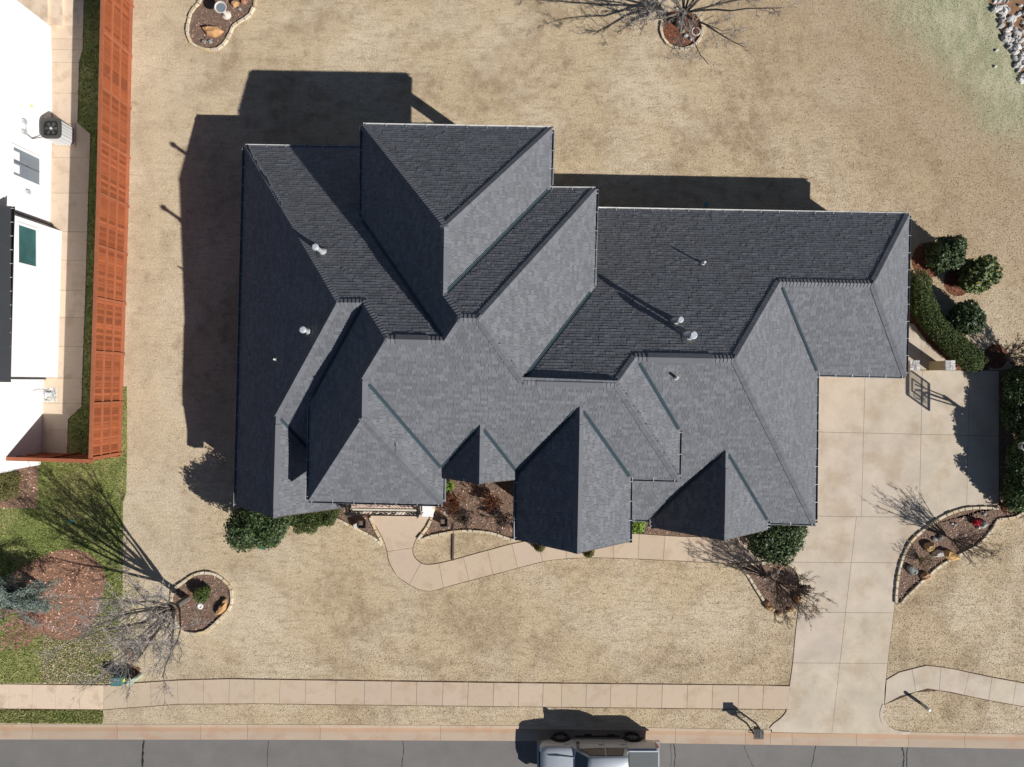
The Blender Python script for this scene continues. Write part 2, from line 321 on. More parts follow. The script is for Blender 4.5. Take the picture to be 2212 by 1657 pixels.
tx = [Tt(0, v) for v in (-1000, -780, -560, -340, -120, 83, 283, 485, 692, 900, 1100, 1300, 1530, 1757, 1982, 2195)] + [Tt(1, v) for v in (210, 430, 692, 940, 1170, 1388, 1616, 1833, 2053)] + [Tt(2, v) for v in (60, 270, 430, 642, 855, 1080, 1298, 1515, 1732, 1957, 2170)] + [Tt(3, 187)]
bx = [Tt(0, v) for v in (-1005, -785, -565, -345, -125, 78, 278, 480, 688, 893, 1103, 1308, 1540, 1757, 1975, 2192)] + [Tt(1, v) for v in (203, 427, 685, 935, 1165, 1384, 1610, 1826, 2046)] + [Tt(2, v) for v in (55, 263, 427, 637, 846, 1073, 1290, 1508, 1725, 1950, 2161)] + [Tt(3, 170)]
TOPL = [(-400, 1476), (0, 1477), (225, 1479.7), (383, 1469), (497, 1466), (553, 1467), (1105, 1474.7), (1650, 1479.8), (1720, 1482)]
BOTL = [(-400, 1529), (0, 1529.8), (225, 1532), (385, 1520), (548, 1519), (1105, 1525.5), (1650, 1531), (1720, 1532)]
for i in range(len(tx) - 1):
    q = ring([(tx[i], lerp_line(TOPL, tx[i])), (tx[i + 1], lerp_line(TOPL, tx[i + 1])), (bx[i + 1], lerp_line(BOTL, bx[i + 1])), (bx[i], lerp_line(BOTL, bx[i]))])
    new = i < 9; slab(shrink(q, .008), sidewalk, MT['concrete'], tint=1.32 if new else random.uniform(.96, 1.04))
HARD.append(ring([(-400, 1476), (225, 1479), (383, 1469), (497, 1466), (1105, 1474), (1706, 1481), (1702, 1532), (1105, 1525.5), (553, 1519), (385, 1520), (225, 1532), (-400, 1529)]))
trench(HARD[-1])
rt = [(1020, 903), (1240, 810), (1490, 793), (1733, 840), (1930, 882), (2140, 920), (2350, 960), (2560, 1000)]
rb = [(1005, 1113), (1275, 1005), (1475, 993), (1690, 1033), (1900, 1078), (2107, 1115), (2320, 1155), (2530, 1195)]
c3 = lambda p: (1658.2 + .25022 * p[0], 1242 + .25022 * p[1])
sw2 = thing('sidewalk', 'curving concrete pavement leading off from the driveway past the white post', 'sidewalk', G(2000, 1470)); sw2['kind'] = 'structure'
def arc_mid(a, b, bulge):
    return ((a[0] + b[0]) / 2, (a[1] + b[1]) / 2 - bulge)
for i in range(len(rt) - 1):
    bu = (18, 22, 4, 0, 0, 0, 0)[i]; P4 = [rt[i], arc_mid(rt[i], rt[i + 1], bu), rt[i + 1], rb[i + 1], arc_mid(rb[i], rb[i + 1], bu), rb[i]]
    slab(shrink(ring([c3(p) for p in P4]), .008), sw2, MT['concrete2'], tint=random.uniform(.97, 1.03))
HARD.append(ring([c3(p) for p in [rt[0], arc_mid(rt[0], rt[1], 18), rt[1], arc_mid(rt[1], rt[2], 22)] + rt[2:] + rb[::-1]]))
trench(HARD[-1])
# driveway
DRIVE = [(1740, 795), (1950, 800), (2156, 801), (2156, 1096), (2108, 1095), (2069, 1100.5), (2038, 1114.5), (2008, 1132), (1973.5, 1159.5), (1951, 1187), (1941, 1217), (1937, 1243), (1930, 1317), (1916, 1430), (1909.7, 1492), (1909, 1520), (1901, 1535), (1902, 1550), (1908, 1565), (1918, 1575), (1941, 1583), (1962, 1586.5),
         (1666, 1581), (1668, 1565), (1691, 1547), (1700.5, 1532), (1705, 1481), (1712, 1432), (1719, 1355), (1727, 1300), (1726, 1250), (1716, 1225), (1703, 1213), (1703, 1120), (1740, 1120)]
drive = thing('driveway', 'broad pale concrete driveway running from the street to the garage side', 'driveway', G(1850, 1200)); drive['kind'] = 'structure'
dr = ring(DRIVE); HARD.append(dr); trench(dr, .03)
g = lambda x, y: tuple(G(x, y)[:2])
def below(po, pa, pb): return clip(po, *halfplane(g(*pb), g(*pa), .007))     # keeps the image-lower side of a left-to-right line
def above(po, pa, pb): return clip(po, *halfplane(g(*pa), g(*pb), .007))
def rightof(po, pt, pb): return clip(po, *halfplane(g(*pt), g(*pb), .007))
def leftof(po, pt, pb): return clip(po, *halfplane(g(*pb), g(*pt), .007))
J1 = ((1763, 933), (2160, 942)); J2 = ((1760, 1114.5), (1982, 1117.5)); J3 = ((1703, 1214), (1941, 1215.5)); J4 = ((1776, 1322.5), (1913, 1323.3)); J5 = ((1712, 1431.4), (1913, 1432.7))
V1 = ((1867, 829), (1859.5, 1114)); V2 = ((1990, 854), (1984.5, 1107)); V3 = ((2092, 849), (2087, 1077)); VC = ((1845.9, 1142), (1795.8, 1583.6))
def cells(po, vs):
    out = [po]
    for v in vs:
        o2 = []
        for p in out: o2 += [leftof(p, *v), rightof(p, *v)]
        out = [p for p in o2 if len(p) > 2]
    return out
rows = [(above(dr, *J1), (V1, V2, V3)), (above(below(dr, *J1), *J2), (V1, V2, V3)), (above(below(dr, *J2), *J3), (VC,)), (above(below(dr, *J3), *J4), (VC,)), (above(below(dr, *J4), *J5), (VC,)), (below(dr, *J5), (VC,))]
for po, vs in rows:
    for c in cells(po, vs): slab(c, drive, MT['concrete2'], z=.02, tint=random.uniform(.97, 1.03))
# driveway flare kerbs
def kerb_curve(pts, root):
    c = ring(smooth_loop(pts, 5, False)); m = MB(); n = len(c); vs = []
    for i, p in enumerate(c):
        d = Vector((c[min(i + 1, n - 1)][0] - c[max(i - 1, 0)][0], c[min(i + 1, n - 1)][1] - c[max(i - 1, 0)][1])).normalized(); s = Vector((-d.y, d.x)); k = i / (n - 1)
        zt = .035
        for t, z in ((-.075, -.1), (-.07, zt), (.07, zt), (.08, -.1)): vs.append((p[0] + s.x * t, p[1] + s.y * t, z))
    fs = [(i * 4 + k, i * 4 + k + 1, i * 4 + k + 5, i * 4 + k + 4) for i in range(n - 1) for k in range(3)]; m.add(vs, fs); return m.build('kerb_return', MT['concrete2'], root)
kerb_curve([(1964, 1583), (1941, 1581), (1920, 1573), (1908, 1562), (1903, 1550), (1903, 1536), (1908, 1521)], kerb_root)
kerb_curve([(1664, 1574), (1672, 1565), (1688, 1553), (1698, 1541), (1702, 1532)], kerb_root)
# front walk
WALK = [(803, 1112), (813, 1137), (826.7, 1162), (835.5, 1187), (840.5, 1212), (850.5, 1232), (858, 1243.7), (875.5, 1256), (898, 1269.5), (923, 1275.8), (943, 1273), (978, 1263), (1015.6, 1253), (1058, 1242), (1105.5, 1229.5), (1138, 1220.7), (1180.6, 1210.7), (1225.6, 1205.7), (1280.7, 1203.7), (1355.7, 1205.7), (1480.8, 1211.4), (1581, 1216), (1658, 1214), (1700, 1212.5),
        (1700, 1150), (1600, 1160), (1488, 1159.5), (1433, 1157), (1380.7, 1153.6), (1340, 1154), (1250, 1163), (1160, 1166), (1105.5, 1175), (1065.6, 1185.7), (1028, 1195.7), (988, 1207), (953, 1215.7), (928, 1219.4), (910.5, 1217), (895.5, 1204.4), (890.5, 1189.4), (894.2, 1172), (903, 1154.4), (915.5, 1137), (925.5, 1121.8), (931, 1112)]
walk = thing('front_walk', 'winding tan concrete walk from the driveway to the entry porch', 'walk', G(1000, 1220)); walk['kind'] = 'structure'
wk = ring(smooth_loop(WALK, 3)); HARD.append(wk); trench(wk)
cuts = [((836.7, 1191), (891.7, 1182.5)), ((908, 1217), (885.5, 1259.5)), ((948, 1218), (958, 1269.5)), ((1000.6, 1204), (1012, 1252)), ((1053, 1189.4), (1064.4, 1239.5)), ((1105.5, 1177), (1118, 1227)), ((1160, 1166), (1171.8, 1213)), ((1221, 1160), (1223, 1206)), ((1272, 1160), (1274, 1206)), ((1325, 1155), (1325, 1206)), ((1380, 1153.6), (1377.7, 1204.4)), ((1435.8, 1156.9), (1432, 1207)), ((1487.6, 1159), (1485, 1212)), ((1539.6, 1158), (1537.6, 1214)), ((1588.4, 1158), (1588, 1216)), ((1645, 1155), (1644, 1216))]
# the first cut runs across the neck below the porch; the rest are taken one after the other along the walk
neck = above(wk, (836.7, 1191), (891.7, 1182.5)); neck = leftof(neck, (945, 1000), (945, 1400)); slab(neck, walk, MT['concrete'], tint=1.05)
rest = below(wk, (836.7, 1191), (891.7, 1182.5)); first = leftof(rest, *cuts[1]); slab(first, walk, MT['concrete'], tint=1.0)
seq = cuts[1:]
for i in range(len(seq)):
    c = rightof(rest if i < 3 else wk, *seq[i])
    if i + 1 < len(seq): c = leftof(c, *seq[i + 1])
    slab(c, walk, MT['concrete'])
porch = MB(); pp = ring([(758, 1040), (935, 1048), (935, 1112), (758, 1107)]); porch.prism(pp, -.1, .14, (1.3, 1.4, 1.55)); porch.build('porch_slab', MT['concrete'], walk)
# walk behind the pillars
sw3 = thing('side_walk', 'narrow concrete walk between garage wall and clipped curved hedge', 'walk', G(1980, 760)); sw3['kind'] = 'structure'
po = ring([(1930, 690), (1972, 700), (2000, 738), (2040, 775), (2066, 797), (1930, 797)]); HARD.append(ring([(1930, 690), (1972, 700), (2000, 738), (2040, 775), (2066, 801), (1930, 801)])); slab(leftof(po, (1988, 660), (1988, 860)), sw3, MT['concrete2']); slab(rightof(po, (1988, 660), (1988, 860)), sw3, MT['concrete2'])
# neighbour's path
npath = thing('neighbour_path', 'beige concrete path of long slabs along the white house', 'path', G(150, 400)); npath['kind'] = 'structure'
NP = [(60, -60), (183, -60), (181.4, 0), (179, 107.6), (171.4, 135), (168, 266.5), (196, 290), (191.4, 414.6), (185, 627), (177.7, 829), (176.4, 878), (147.6, 905.4), (145, 980), (80, 980), (80, 820), (100, 500), (100, 0)]
npo = ring(NP); HARD.append(npo); ys = [-60, -20, 57, 84, 107.6, 135, 201.4, 266.5, 340.8, 417, 500, 562, 627, 685, 748, 816, 870.5, 928, 985]
for a, b in zip(ys, ys[1:]):
    c = below(above(npo, (50, b), (250, b + 1.5)), (50, a), (250, a + 1.5))
    if len(c) > 2: slab(c, npath, MT['concrete'], tint=random.uniform(1.08, 1.2) if a > 40 else 1.35)
# neighbour's green lawn
GREEN = [(-60, 990), (250, 986), (262, 975), (264, 836), (274, 834), (275, 960), (273, 1062), (266, 1085), (265, 1300), (246, 1400), (234, 1476), (-60, 1475)]
GREEN2 = [(-60, 1533), (222, 1534), (224, 1545), (222, 1562), (-60, 1561)]
GREEN3 = [(145, -60), (262, -60), (240, 990), (100, 990)]
for n_, P_ in (('green_lawn', GREEN), ('green_lawn', GREEN2), ('side_lawn', GREEN3)):
    m = MB(); r = ring(P_); m.add([(p[0], p[1], .005) for p in r], [tuple(range(len(r)))]); m.build(n_, MT['green'], kind='structure')
# ------------------------------------------------------------------ planting beds with stone edging
def bed(name, pts, mat='mulch', edge=None, closed=True, smooth=True, chips=110, stone=(.24, .42), z=.012, tint=(1, 1, 1)):
    loop = ring(smooth_loop(pts, 4, True) if smooth else pts); HARD.append(loop)
    m = MB(); c = Vector((sum(p[0] for p in loop) / len(loop), sum(p[1] for p in loop) / len(loop)))
    m.add([(p[0], p[1], z) for p in loop], [tuple(range(len(loop)))], tint); o = m.build(name, MT[mat], kind='structure')
    xs = [p[0] for p in loop]; ys_ = [p[1] for p in loop]; n = int((max(xs) - min(xs)) * (max(ys_) - min(ys_)) * chips)
    if n:
        X = RNG.uniform(min(xs), max(xs), n); Y = RNG.uniform(min(ys_), max(ys_), n); k = pip(X, Y, loop); X, Y = X[k], Y[k]; n = len(X)
        L = RNG.uniform(.015, .05, n); W = RNG.uniform(.008, .02, n); A = RNG.uniform(0, math.pi, n); T = RNG.uniform(-.5, .5, n); Z = RNG.uniform(.02, .045, n)
        ca, sa = np.cos(A), np.sin(A); V = np.zeros((n, 4, 3))
        for i, (u, v_) in enumerate(((-1, -1), (1, -1), (1, 1), (-1, 1))):
            V[:, i, 0] = X + u * L * ca - v_ * W * sa; V[:, i, 1] = Y + u * L * sa + v_ * W * ca; V[:, i, 2] = Z + u * L * T + v_ * W * RNG.uniform(-.5, .5, n)
        t = RNG.choice([.5, .8, 1.0, 1.3, 2.6], n, p=[.3, .3, .22, .12, .06]); cols = np.stack([t, t * .97, t * .95 + (t > 2) * .4], 1) * np.array(tint)
        npmesh('mulch_chips', V.reshape(-1, 3), np.arange(4 * n).reshape(n, 4), cols, MT['chip'] if mat == 'mulch' else MT['redmulch'], parent=o, kind='stuff')
    for e in (edge or []): edging(e, o, stone)
    return o
def edging(pts, parent, stone=(.24, .42), wd=.13, closed=False):
    c = ring(smooth_loop(pts, 8, closed)); acc = 0; nxt = random.uniform(*stone); cur = [c[0]]
    for a, b in zip(c, c[1:]):
        L = math.hypot(b[0] - a[0], b[1] - a[1]); t0 = 0
        while acc + (L - t0) >= nxt:
            t0 += nxt - acc; f = t0 / L; p = (a[0] + (b[0] - a[0]) * f, a[1] + (b[1] - a[1]) * f); place_stone(cur[0], p, parent, wd); cur = [p]; acc = 0; nxt = random.uniform(*stone)
        acc += L - t0
    if acc > .1: place_stone(cur[0], c[-1], parent, wd)
def place_stone(p, q, parent, wd):
    d = Vector((q[0] - p[0], q[1] - p[1])); L = d.length
    if L < .05: return
    d.normalize(); s = Vector((-d.y, d.x)); h = random.uniform(.09, .13); g_ = .012; w1, w2 = wd * random.uniform(.42, .58), wd * random.uniform(.42, .58); vs = []
    for zz, k in ((0, 1), (h * .75, 1), (h, .82)):
        for t, ww in ((g_, -w1), (L - g_, -w2), (L - g_, w2), (g_, w1)):
            tt = t if k == 1 else L / 2 + (t - L / 2) * .93; vs.append((p[0] + d.x * tt + s.x * ww * k + random.uniform(-.006, .006), p[1] + d.y * tt + s.y * ww * k + random.uniform(-.006, .006), zz))
    m = MB(); t = random.uniform(.85, 1.12); m.add(vs, [(8, 9, 10, 11)] + [(a + i, a + (i + 1) % 4, a + 4 + (i + 1) % 4, a + 4 + i) for a in (0, 4) for i in range(4)], random.choice([(t, t, t), (t, t, t), (t, t * .93, t * .8), (t * 1.05, t * 1.06, t * 1.12)])); m.build('edging_stone', MT['stone'], parent)
b1 = [(435.5, 0), (415, 25), (408, 50), (405.5, 70), (413, 92.5), (428, 102.6), (450, 108.8), (470.5, 107.6), (485.5, 95), (496.7, 77.6), (503, 60), (523, 45), (538, 37.5), (550, 15), (552, -15), (540, -60), (480, -75), (440, -40)]
bed('mulch_bed', b1, edge=[b1[13:] + b1[:14]])
tc = [(1471.7 + 45 * math.cos(a), 63.7 - 44 * math.sin(a)) for a in [k * math.pi / 8 for k in range(16)]]
bed('mulch_bed', tc, 'redmulch', edge=[tc[7:] + tc[:6]], chips=140)
lc = [(370, 1302), (375, 1274.5), (390, 1262), (410, 1247), (423, 1240), (445, 1236), (463, 1239), (478, 1247), (496.7, 1264.5), (501.7, 1287), (498, 1312), (480.4, 1331), (463, 1348), (440.4, 1364.6), (415.4, 1367), (390, 1359.6), (378, 1334.6)]
bed('mulch_bed', lc, edge=[lc + lc[:1]])
R6 = lambda p: (1916.2 + .25517 * p[0], 1079.6 + .25517 * p[1])
ru = [R6(p) for p in [(65, 870), (70, 770), (85, 640), (110, 530), (150, 430), (200, 340), (270, 280), (340, 220), (440, 155), (520, 115), (620, 80), (700, 68), (800, 65), (940, 70)]]
rl = [R6(p) for p in [(930, 160), (880, 250), (800, 345), (740, 395), (650, 440), (600, 465), (500, 520), (410, 580), (350, 635), (290, 685), (220, 755), (150, 825), (110, 875)]]
r3 = [R6(p) for p in [(1250, 60), (1145, 105), (1060, 150), (935, 162)]]
bed('mulch_bed', ru + [R6((960, 60)), R6((1250, -60))] + r3[:3] + rl, edge=[ru, rl, r3])
R7 = lambda p: (1565.4 + .21234 * p[0], 1187.5 + .21234 * p[1])
l7 = [R7(p) for p in [(140, 155), (250, 143), (400, 128), (510, 120), (610, 123), (680, 165), (730, 220), (755, 290), (762, 400), (750, 520), (700, 600), (560, 660), (500, 640), (390, 515), (340, 440), (280, 340), (230, 260), (180, 200)]]
bed('mulch_bed', l7, edge=[l7[:9], l7[13:] + l7[:1]])
C12 = lambda p: (552.7 + .25022 * p[0], 829.1 + .25022 * p[1])
e1 = [C12(p) for p in [(235, 1235), (370, 1200), (560, 1165), (700, 1165), (770, 1200), (850, 1240), (920, 1275), (1000, 1315), (1090, 1385)]]
e2 = [C12(p) for p in [(985, 1150), (1020, 1230), (1060, 1310), (1100, 1385)]]
bed('mulch_bed', e1 + [C12((1100, 1380))] + e2[::-1] + [C12((960, 1050)), C12((700, 1000)), C12((100, 1040)), C12((100, 1240))], edge=[e1, e2], smooth=False)
e3 = [C12(p) for p in [(1540, 1050), (1518, 1150), (1480, 1235), (1395, 1345)]]
e4 = [C12(p) for p in [(1410, 1352), (1480, 1322), (1560, 1302), (1680, 1278), (1800, 1267), (1890, 1270), (2010, 1282), (2090, 1302), (2180, 1337), (2240, 1345)]]
bed('mulch_bed', [C12((1540, 800))] + e3 + e4 + [C12((2260, 1300)), C12((2260, 700))], edge=[e3, e4], smooth=False)
bed('mulch_bed', [(1340, 1090), (1436, 1090), (1520, 1120), (1640, 1120), (1700, 1110), (1702, 1148), (1600, 1158), (1488, 1157.5), (1433, 1155), (1380, 1151), (1340, 1152)], smooth=False)
nb = [(52, 1222), (100, 1198), (130, 1188), (165, 1186), (200, 1203), (222, 1230), (229, 1255), (222, 1290), (208, 1335), (185, 1367), (150, 1382), (120, 1380), (80, 1360), (40, 1330), (15, 1290), (20, 1250)]
bed('mulch_bed', nb, 'mulch', chips=160, tint=(1.55, 1.3, 1.15)); bed('mulch_bed', [(-60, 992), (85, 999), (80, 1098), (-60, 1096)], smooth=False, chips=160, tint=(1.4, 1.3, 1.2))
for x, y, r in ((2005, 562, 37), (2068, 608, 31), (2150, 770, 26)): bed('mulch_ring', [(x + r * math.cos(a) * random.uniform(.95, 1.05), y - r * 1.03 * math.sin(a)) for a in [k * math.pi / 6 for k in range(12)]], 'redmulch', chips=150)
bed('mulch_bed', [(1935, 590), (1975, 596), (2000, 640), (2030, 700), (2085, 740), (2130, 780), (2130, 800), (2066, 800), (2000, 738), (1970, 700), (1935, 690)], 'redmulch', chips=90)
bed('mulch_bed', [(2157, 800), (2300, 780), (2300, 1100), (2200, 1120), (2157, 1098)], 'mulch', smooth=False)
soilp = ring(smooth_loop([(2130, -40), (2140, 10), (2158, 45), (2162, 75), (2180, 105), (2200, 140), (2215, 175), (2300, 260), (2420, 200), (2420, -60), (2250, -120)], 4)); HARD.append(soilp)
m = MB(); m.add([(p[0], p[1], .01) for p in soilp], [tuple(range(len(soilp)))]); m.build('bare_soil', MT['soil'], kind='structure')
# ------------------------------------------------------------------ the main house: roof planes z = a x + b y + c
PL = {'W1': (0.9973, -0.0254, 15.2766), 'N1': (-0.0093, -0.7534, 10.9936), 'S1': (0, 0.7515, 6.5967), 'G4E': (-1.0912, 0.0332, -4.8748), 'W2': (1.0155, -0.0108, 14.3744), 'ES': (0.0206, 0.7748, 9.9103), 'EE': (-0.9948, 0.0227, 3.3891),
      'SM': (0.0286, 0.7536, 8.8102), 'UW': (1.0149, -0.0129, 12.3031), 'UN': (-0.0140, -0.7732, 14.0298), 'UE': (-0.9732, 0.0165, 7.4019), 'U2N': (-0.0158, -0.7740, 12.1641), 'U2E': (-1.0033, 0.0194, 9.2689), 'N2': (-0.0112, -0.7591, 8.9644),
      'EM': (-0.9506, 0.0188, 12.5507), 'S3': (0.0181, 0.7305, 7.3519), 'E3': (-0.9698, 0.0137, 16.2647), 'SR': (0.0181, 0.7299, 2.4423), 'ER': (-0.9279, 0.0183, 19.3745), 'G1W': (0.9132, -0.0154, 8.6608), 'G1E': (-0.9978, 0.0161, 6.3744),
      'G2W': (0.9496, -0.0184, 5.8027), 'G2E': (-0.9389, 0.0161, 10.6256), 'G3W': (0.9685, -0.0181, -3.0933), 'G3E': (-0.9126, 0.0141, 13.5885)}
EAVE = dict(W1=3.13, N1=3.13, S1=3.2, G4E=3.15, W2=6.08, ES=6.1, EE=6.1, SM=6.08, UW=6.03, UN=6.03, UE=6.03, U2N=6.03, U2E=6.03, N2=3.03, EM=6.08, S3=3.03, E3=3.03, SR=3.03, ER=3.03, G1W=6.05, G1E=6.02, G2W=6.08, G2E=6.08, G3W=3.08, G3E=3.08)
def zp(p, x, y): a = PL[p]; return a[0] * x + a[1] * y + a[2]
def east_of(px, py, z): return (1, 0.021, -(G(px, py, z).x + .021 * G(px, py, z).y))
def west_of(px, py, z): a, b, c = east_of(px, py, z); return (-a, -b, -c)
def north_of(px, py, z): q = G(px, py, z); return (.021, 1, -(q.y + .021 * q.x))
def south_of(px, py, z): a, b, c = north_of(px, py, z); return (-a, -b, -c)
BL = {  # convex roof blocks: their planes and the straight cuts that end them (gable fronts, ends buried in other blocks)
 'west': (['W1', 'N1', 'S1'], [west_of(800, 655, 8.8)]),
 'west_gable': (['W1', 'G4E'], [north_of(590, 1118, 5.64), south_of(600, 800, 5.6)]),
 'main': (['W2', 'N1', 'SM'], [west_of(958, 733, 9.87)]),
 'entry': (['W2', 'EE', 'ES'], [south_of(785, 770, 8.8)]),
 'upper': (['UW', 'UN', 'UE'], [north_of(960, 660, 9.8)]),
 'upper_two': (['UW', 'U2N', 'U2E', 'SM'], []),
 'middle': (['SM', 'N2', 'EM'], [east_of(1122, 822, 8.88)]),
 'right': (['N2', 'S3', 'E3'], [east_of(1330, 773, 8.1)]),
 'right_end': (['N2', 'SR', 'ER'], [east_of(1640, 611, 5.7)]),
 'gable_one': (['G1W', 'G1E'], [north_of(1035.6, 1045.5, 7.57), south_of(1036, 905, 7.57)]),
 'gable_two': (['G2W', 'G2E'], [north_of(1245.6, 1195.7, 8.23), south_of(1250, 860, 8.23)]),
 'gable_three': (['G3W', 'G3E'], [north_of(1563.4, 1168, 5.51), south_of(1566, 955, 5.5)])}
def region(block, p):                                    # plan polygon of plane p inside a block
    planes, cuts_ = BL[block]; po = [(-30, -30), (30, -30), (30, 30), (-30, 30)]; A = PL[p]
    po = clip(po, A[0], A[1], A[2] - EAVE[p])
    for q in planes:
        if q != p: B = PL[q]; po = clip(po, B[0] - A[0], B[1] - A[1], B[2] - A[2])
    for c in cuts_: po = clip(po, *c)
    return po
REG = {(b, p): region(b, p) for b in BL for p in BL[b][0]}
def roofz(X, Y):
    best = np.full(X.shape, -9.0)
    for b, (planes, cuts_) in BL.items():
        z = np.min([PL[p][0] * X + PL[p][1] * Y + PL[p][2] for p in planes], axis=0); ok = np.ones(X.shape, bool)
        for p in planes: ok &= (z > EAVE[p] - .01) | (np.abs(PL[p][0] * X + PL[p][1] * Y + PL[p][2] - z) > 1e-6)
        for c in cuts_: ok &= c[0] * X + c[1] * Y + c[2] >= 0
        best = np.where(ok & (z > best), z, best)
    return best
house = thing('house', 'large tan brick house with grey shingled hip roofs and gables', 'house', G(1105, 800))
m = MB()
for i, ((b, p), po) in enumerate(REG.items()):
    if len(po) > 2:
        k = .014 + .0007 * i; m.add([(x, y, zp(p, x, y) - k) for x, y in po], [tuple(range(len(po)))])
roof = m.build('roof', MT['deck'], house)
# shingles: every tab is a wedge with its own butt edge
EXPO = .143; tabs = []
def tab_geo(poly, p, dn, v0, v1, t):
    a = PL[p]; n = len(poly); nz = 1 / math.sqrt(1 + a[0] ** 2 + a[1] ** 2); nx = (-a[0] * nz, -a[1] * nz, nz); top = []; bot = []
    for x, y in poly:
        s = x * dn[0] + y * dn[1]; f = min(1, max(0, (s - v0) / (v1 - v0))); h = .003 + t * (1 - f); z = zp(p, x, y)
        top.append((x + nx[0] * h, y + nx[1] * h, z + nx[2] * h)); bot.append((x - nx[0] * .01, y - nx[1] * .01, z - nx[2] * .01))
    ar = sum(poly[i][0] * poly[(i + 1) % n][1] - poly[(i + 1) % n][0] * poly[i][1] for i in range(n))
    if ar < 0: top.reverse(); bot.reverse()
    return top + bot, [tuple(range(n))] + [(i, i + n, (i + 1) % n + n, (i + 1) % n) for i in range(n)]
FRONT = {'west_gable', 'gable_one', 'gable_two', 'gable_three'}     # the first cut of these is a real gable front
for p in PL:
    a = PL[p]; gl = math.hypot(a[0], a[1]); dn = (a[0] / gl, a[1] / gl); u = (-dn[1], dn[0]); run = EXPO / math.sqrt(1 + gl * gl); s0 = (EAVE[p] - a[2]) / gl
    mine = [b for b in BL if p in BL[b][0]]; pts = [q for b in mine for q in REG[(b, p)]]
    S = [x * dn[0] + y * dn[1] for x, y in pts]; U = [x * u[0] + y * u[1] for x, y in pts]
    for r in range(-1, int((max(S) - s0) / run) + 2):
        rnd = random.Random(p + str(r)); uu = min(U) - rnd.random() * .4; v0 = s0 + r * run - .03; v1 = v0 + run * 1.12; segs = []
        while uu < max(U):
            wdt = rnd.choice((.12, .16, .2, .25, .3)) * rnd.uniform(.85, 1.15); segs.append((uu, uu + wdt, rnd.choice((.85, .91, .96, 1.0, 1.04, 1.09, 1.17)), rnd.choice((.009, .014, .016, .022)))); uu += wdt
        mu = np.array([(q[0] + q[1]) / 2 for q in segs]); sm = max((v0 + v1) / 2, s0 + .02); X = dn[0] * sm + u[0] * mu; Y = dn[1] * sm + u[1] * mu
        Z = a[0] * X + a[1] * Y + a[2]; hid = [roofz(X + ox, Y + oy) - (Z + a[0] * ox + a[1] * oy) for ox in (-.11, 0, .11) for oy in (-.11, 0, .11)]
        vis = (np.abs(hid) < .004).sum(axis=0) >= 2
        for (q0, q1, tint, th), ok in zip(segs, vis):
            if not ok: continue
            g2 = .0045; quad = [(dn[0] * v + u[0] * w_, dn[1] * v + u[1] * w_) for v, w_ in ((v0, q0 + g2), (v0, q1 - g2), (v1, q1 - g2), (v1, q0 + g2))]; best = None; ba = .0006
            for b in mine:
                pl2 = quad
                for q in BL[b][0]:
                    if q != p: B = PL[q]; pl2 = clip(pl2, B[0] - a[0], B[1] - a[1], B[2] - a[2])
                if b in FRONT and len(pl2) > 2: pl2 = clip(pl2, *BL[b][1][0])
                if len(pl2) < 3: continue
                ar = abs(sum(pl2[i][0] * pl2[(i + 1) % len(pl2)][1] - pl2[(i + 1) % len(pl2)][0] * pl2[i][1] for i in range(len(pl2)))) / 2
                if ar > ba: ba = ar; best = pl2
            if best is None: continue
            full = ba > .97 * (v1 - v0) * (q1 - q0 - 2 * g2)
            tabs.append((-max(zp(p, *pt) for pt in best) if full else 0, best, p, dn, v0, v1, th, tint))
order = sorted(range(len(tabs)), key=lambda i: (tabs[i][0] - (0 if tabs[i][2] in ('SM', 'U2E', 'UE') else -4)))
single = set(order[:300]); m = MB()
for i, (k, pl2, p, dn, v0, v1, th, tint) in enumerate(tabs):
    vs, fs = tab_geo(pl2, p, dn, v0, v1, th); c = (tint, tint * 1.0, tint * random.uniform(.99, 1.03))
    if i in single: s = MB(); s.add(vs, fs, c); s.build('shingle', MT['shingle'], roof)
    else: m.add(vs, fs, c)
m.build('shingle_courses', MT['shingle'], roof, kind='stuff')
print('tabs', len(tabs))
# hip and ridge caps
VX = {k: G(x, y, z) for k, (x, y, z) in dict(NW=(530.2, 317.8, 3.15), A=(726.6, 654.8, 8.81), B=(599, 901.7, 5.61), C=(590.2, 1119.3, 5.64), A2=(781, 655, 8.8), D=(835, 732, 9.87), E=(959, 735, 9.87), ea=(783, 903, 8.82), et=(784, 818, 8.81), esw=(667, 1079, 6.1), ese=(953, 1087, 6.1),
   U1=(784.2, 273.2, 6.05), U2=(1189.3, 280.2, 6.05), Ua=(958, 492, 9.81), Ub=(959, 638, 9.8), Uc=(993, 688, 10.45), Ud=(1032, 689, 10.47), U3=(1285.5, 411, 6.05), x2=(1130.5, 822, 8.88), x3=(1332, 827, 8.92), x4=(1371, 772.5, 8.16), x5=(1585.5, 775, 8.18), x6=(1683, 611, 5.68), x7=(1885, 612, 5.7), x8=(1961, 466, 3.05),
   m1=(1463, 1034, 6.1), s1=(1759, 1129, 3.05), r1=(1954.5, 811, 3.04), g1a=(1036, 919, 7.57), g1p=(1035.6, 1045.5, 7.57), g2a=(1252, 879, 8.23), g2p=(1245.6, 1195.7, 8.23), g3a=(1566, 973, 5.5), g3p=(1563.4, 1168, 5.51)).items()}
def refine(v, planes):                                   # least-squares meeting point of planes, near v
    A = np.array([[PL[q][0], PL[q][1], -1] for q in planes]); bb = np.array([-PL[q][2] for q in planes]); x = np.array(v)
    d = np.linalg.lstsq(A, bb - A @ x, rcond=None)[0]; return Vector(x + d)
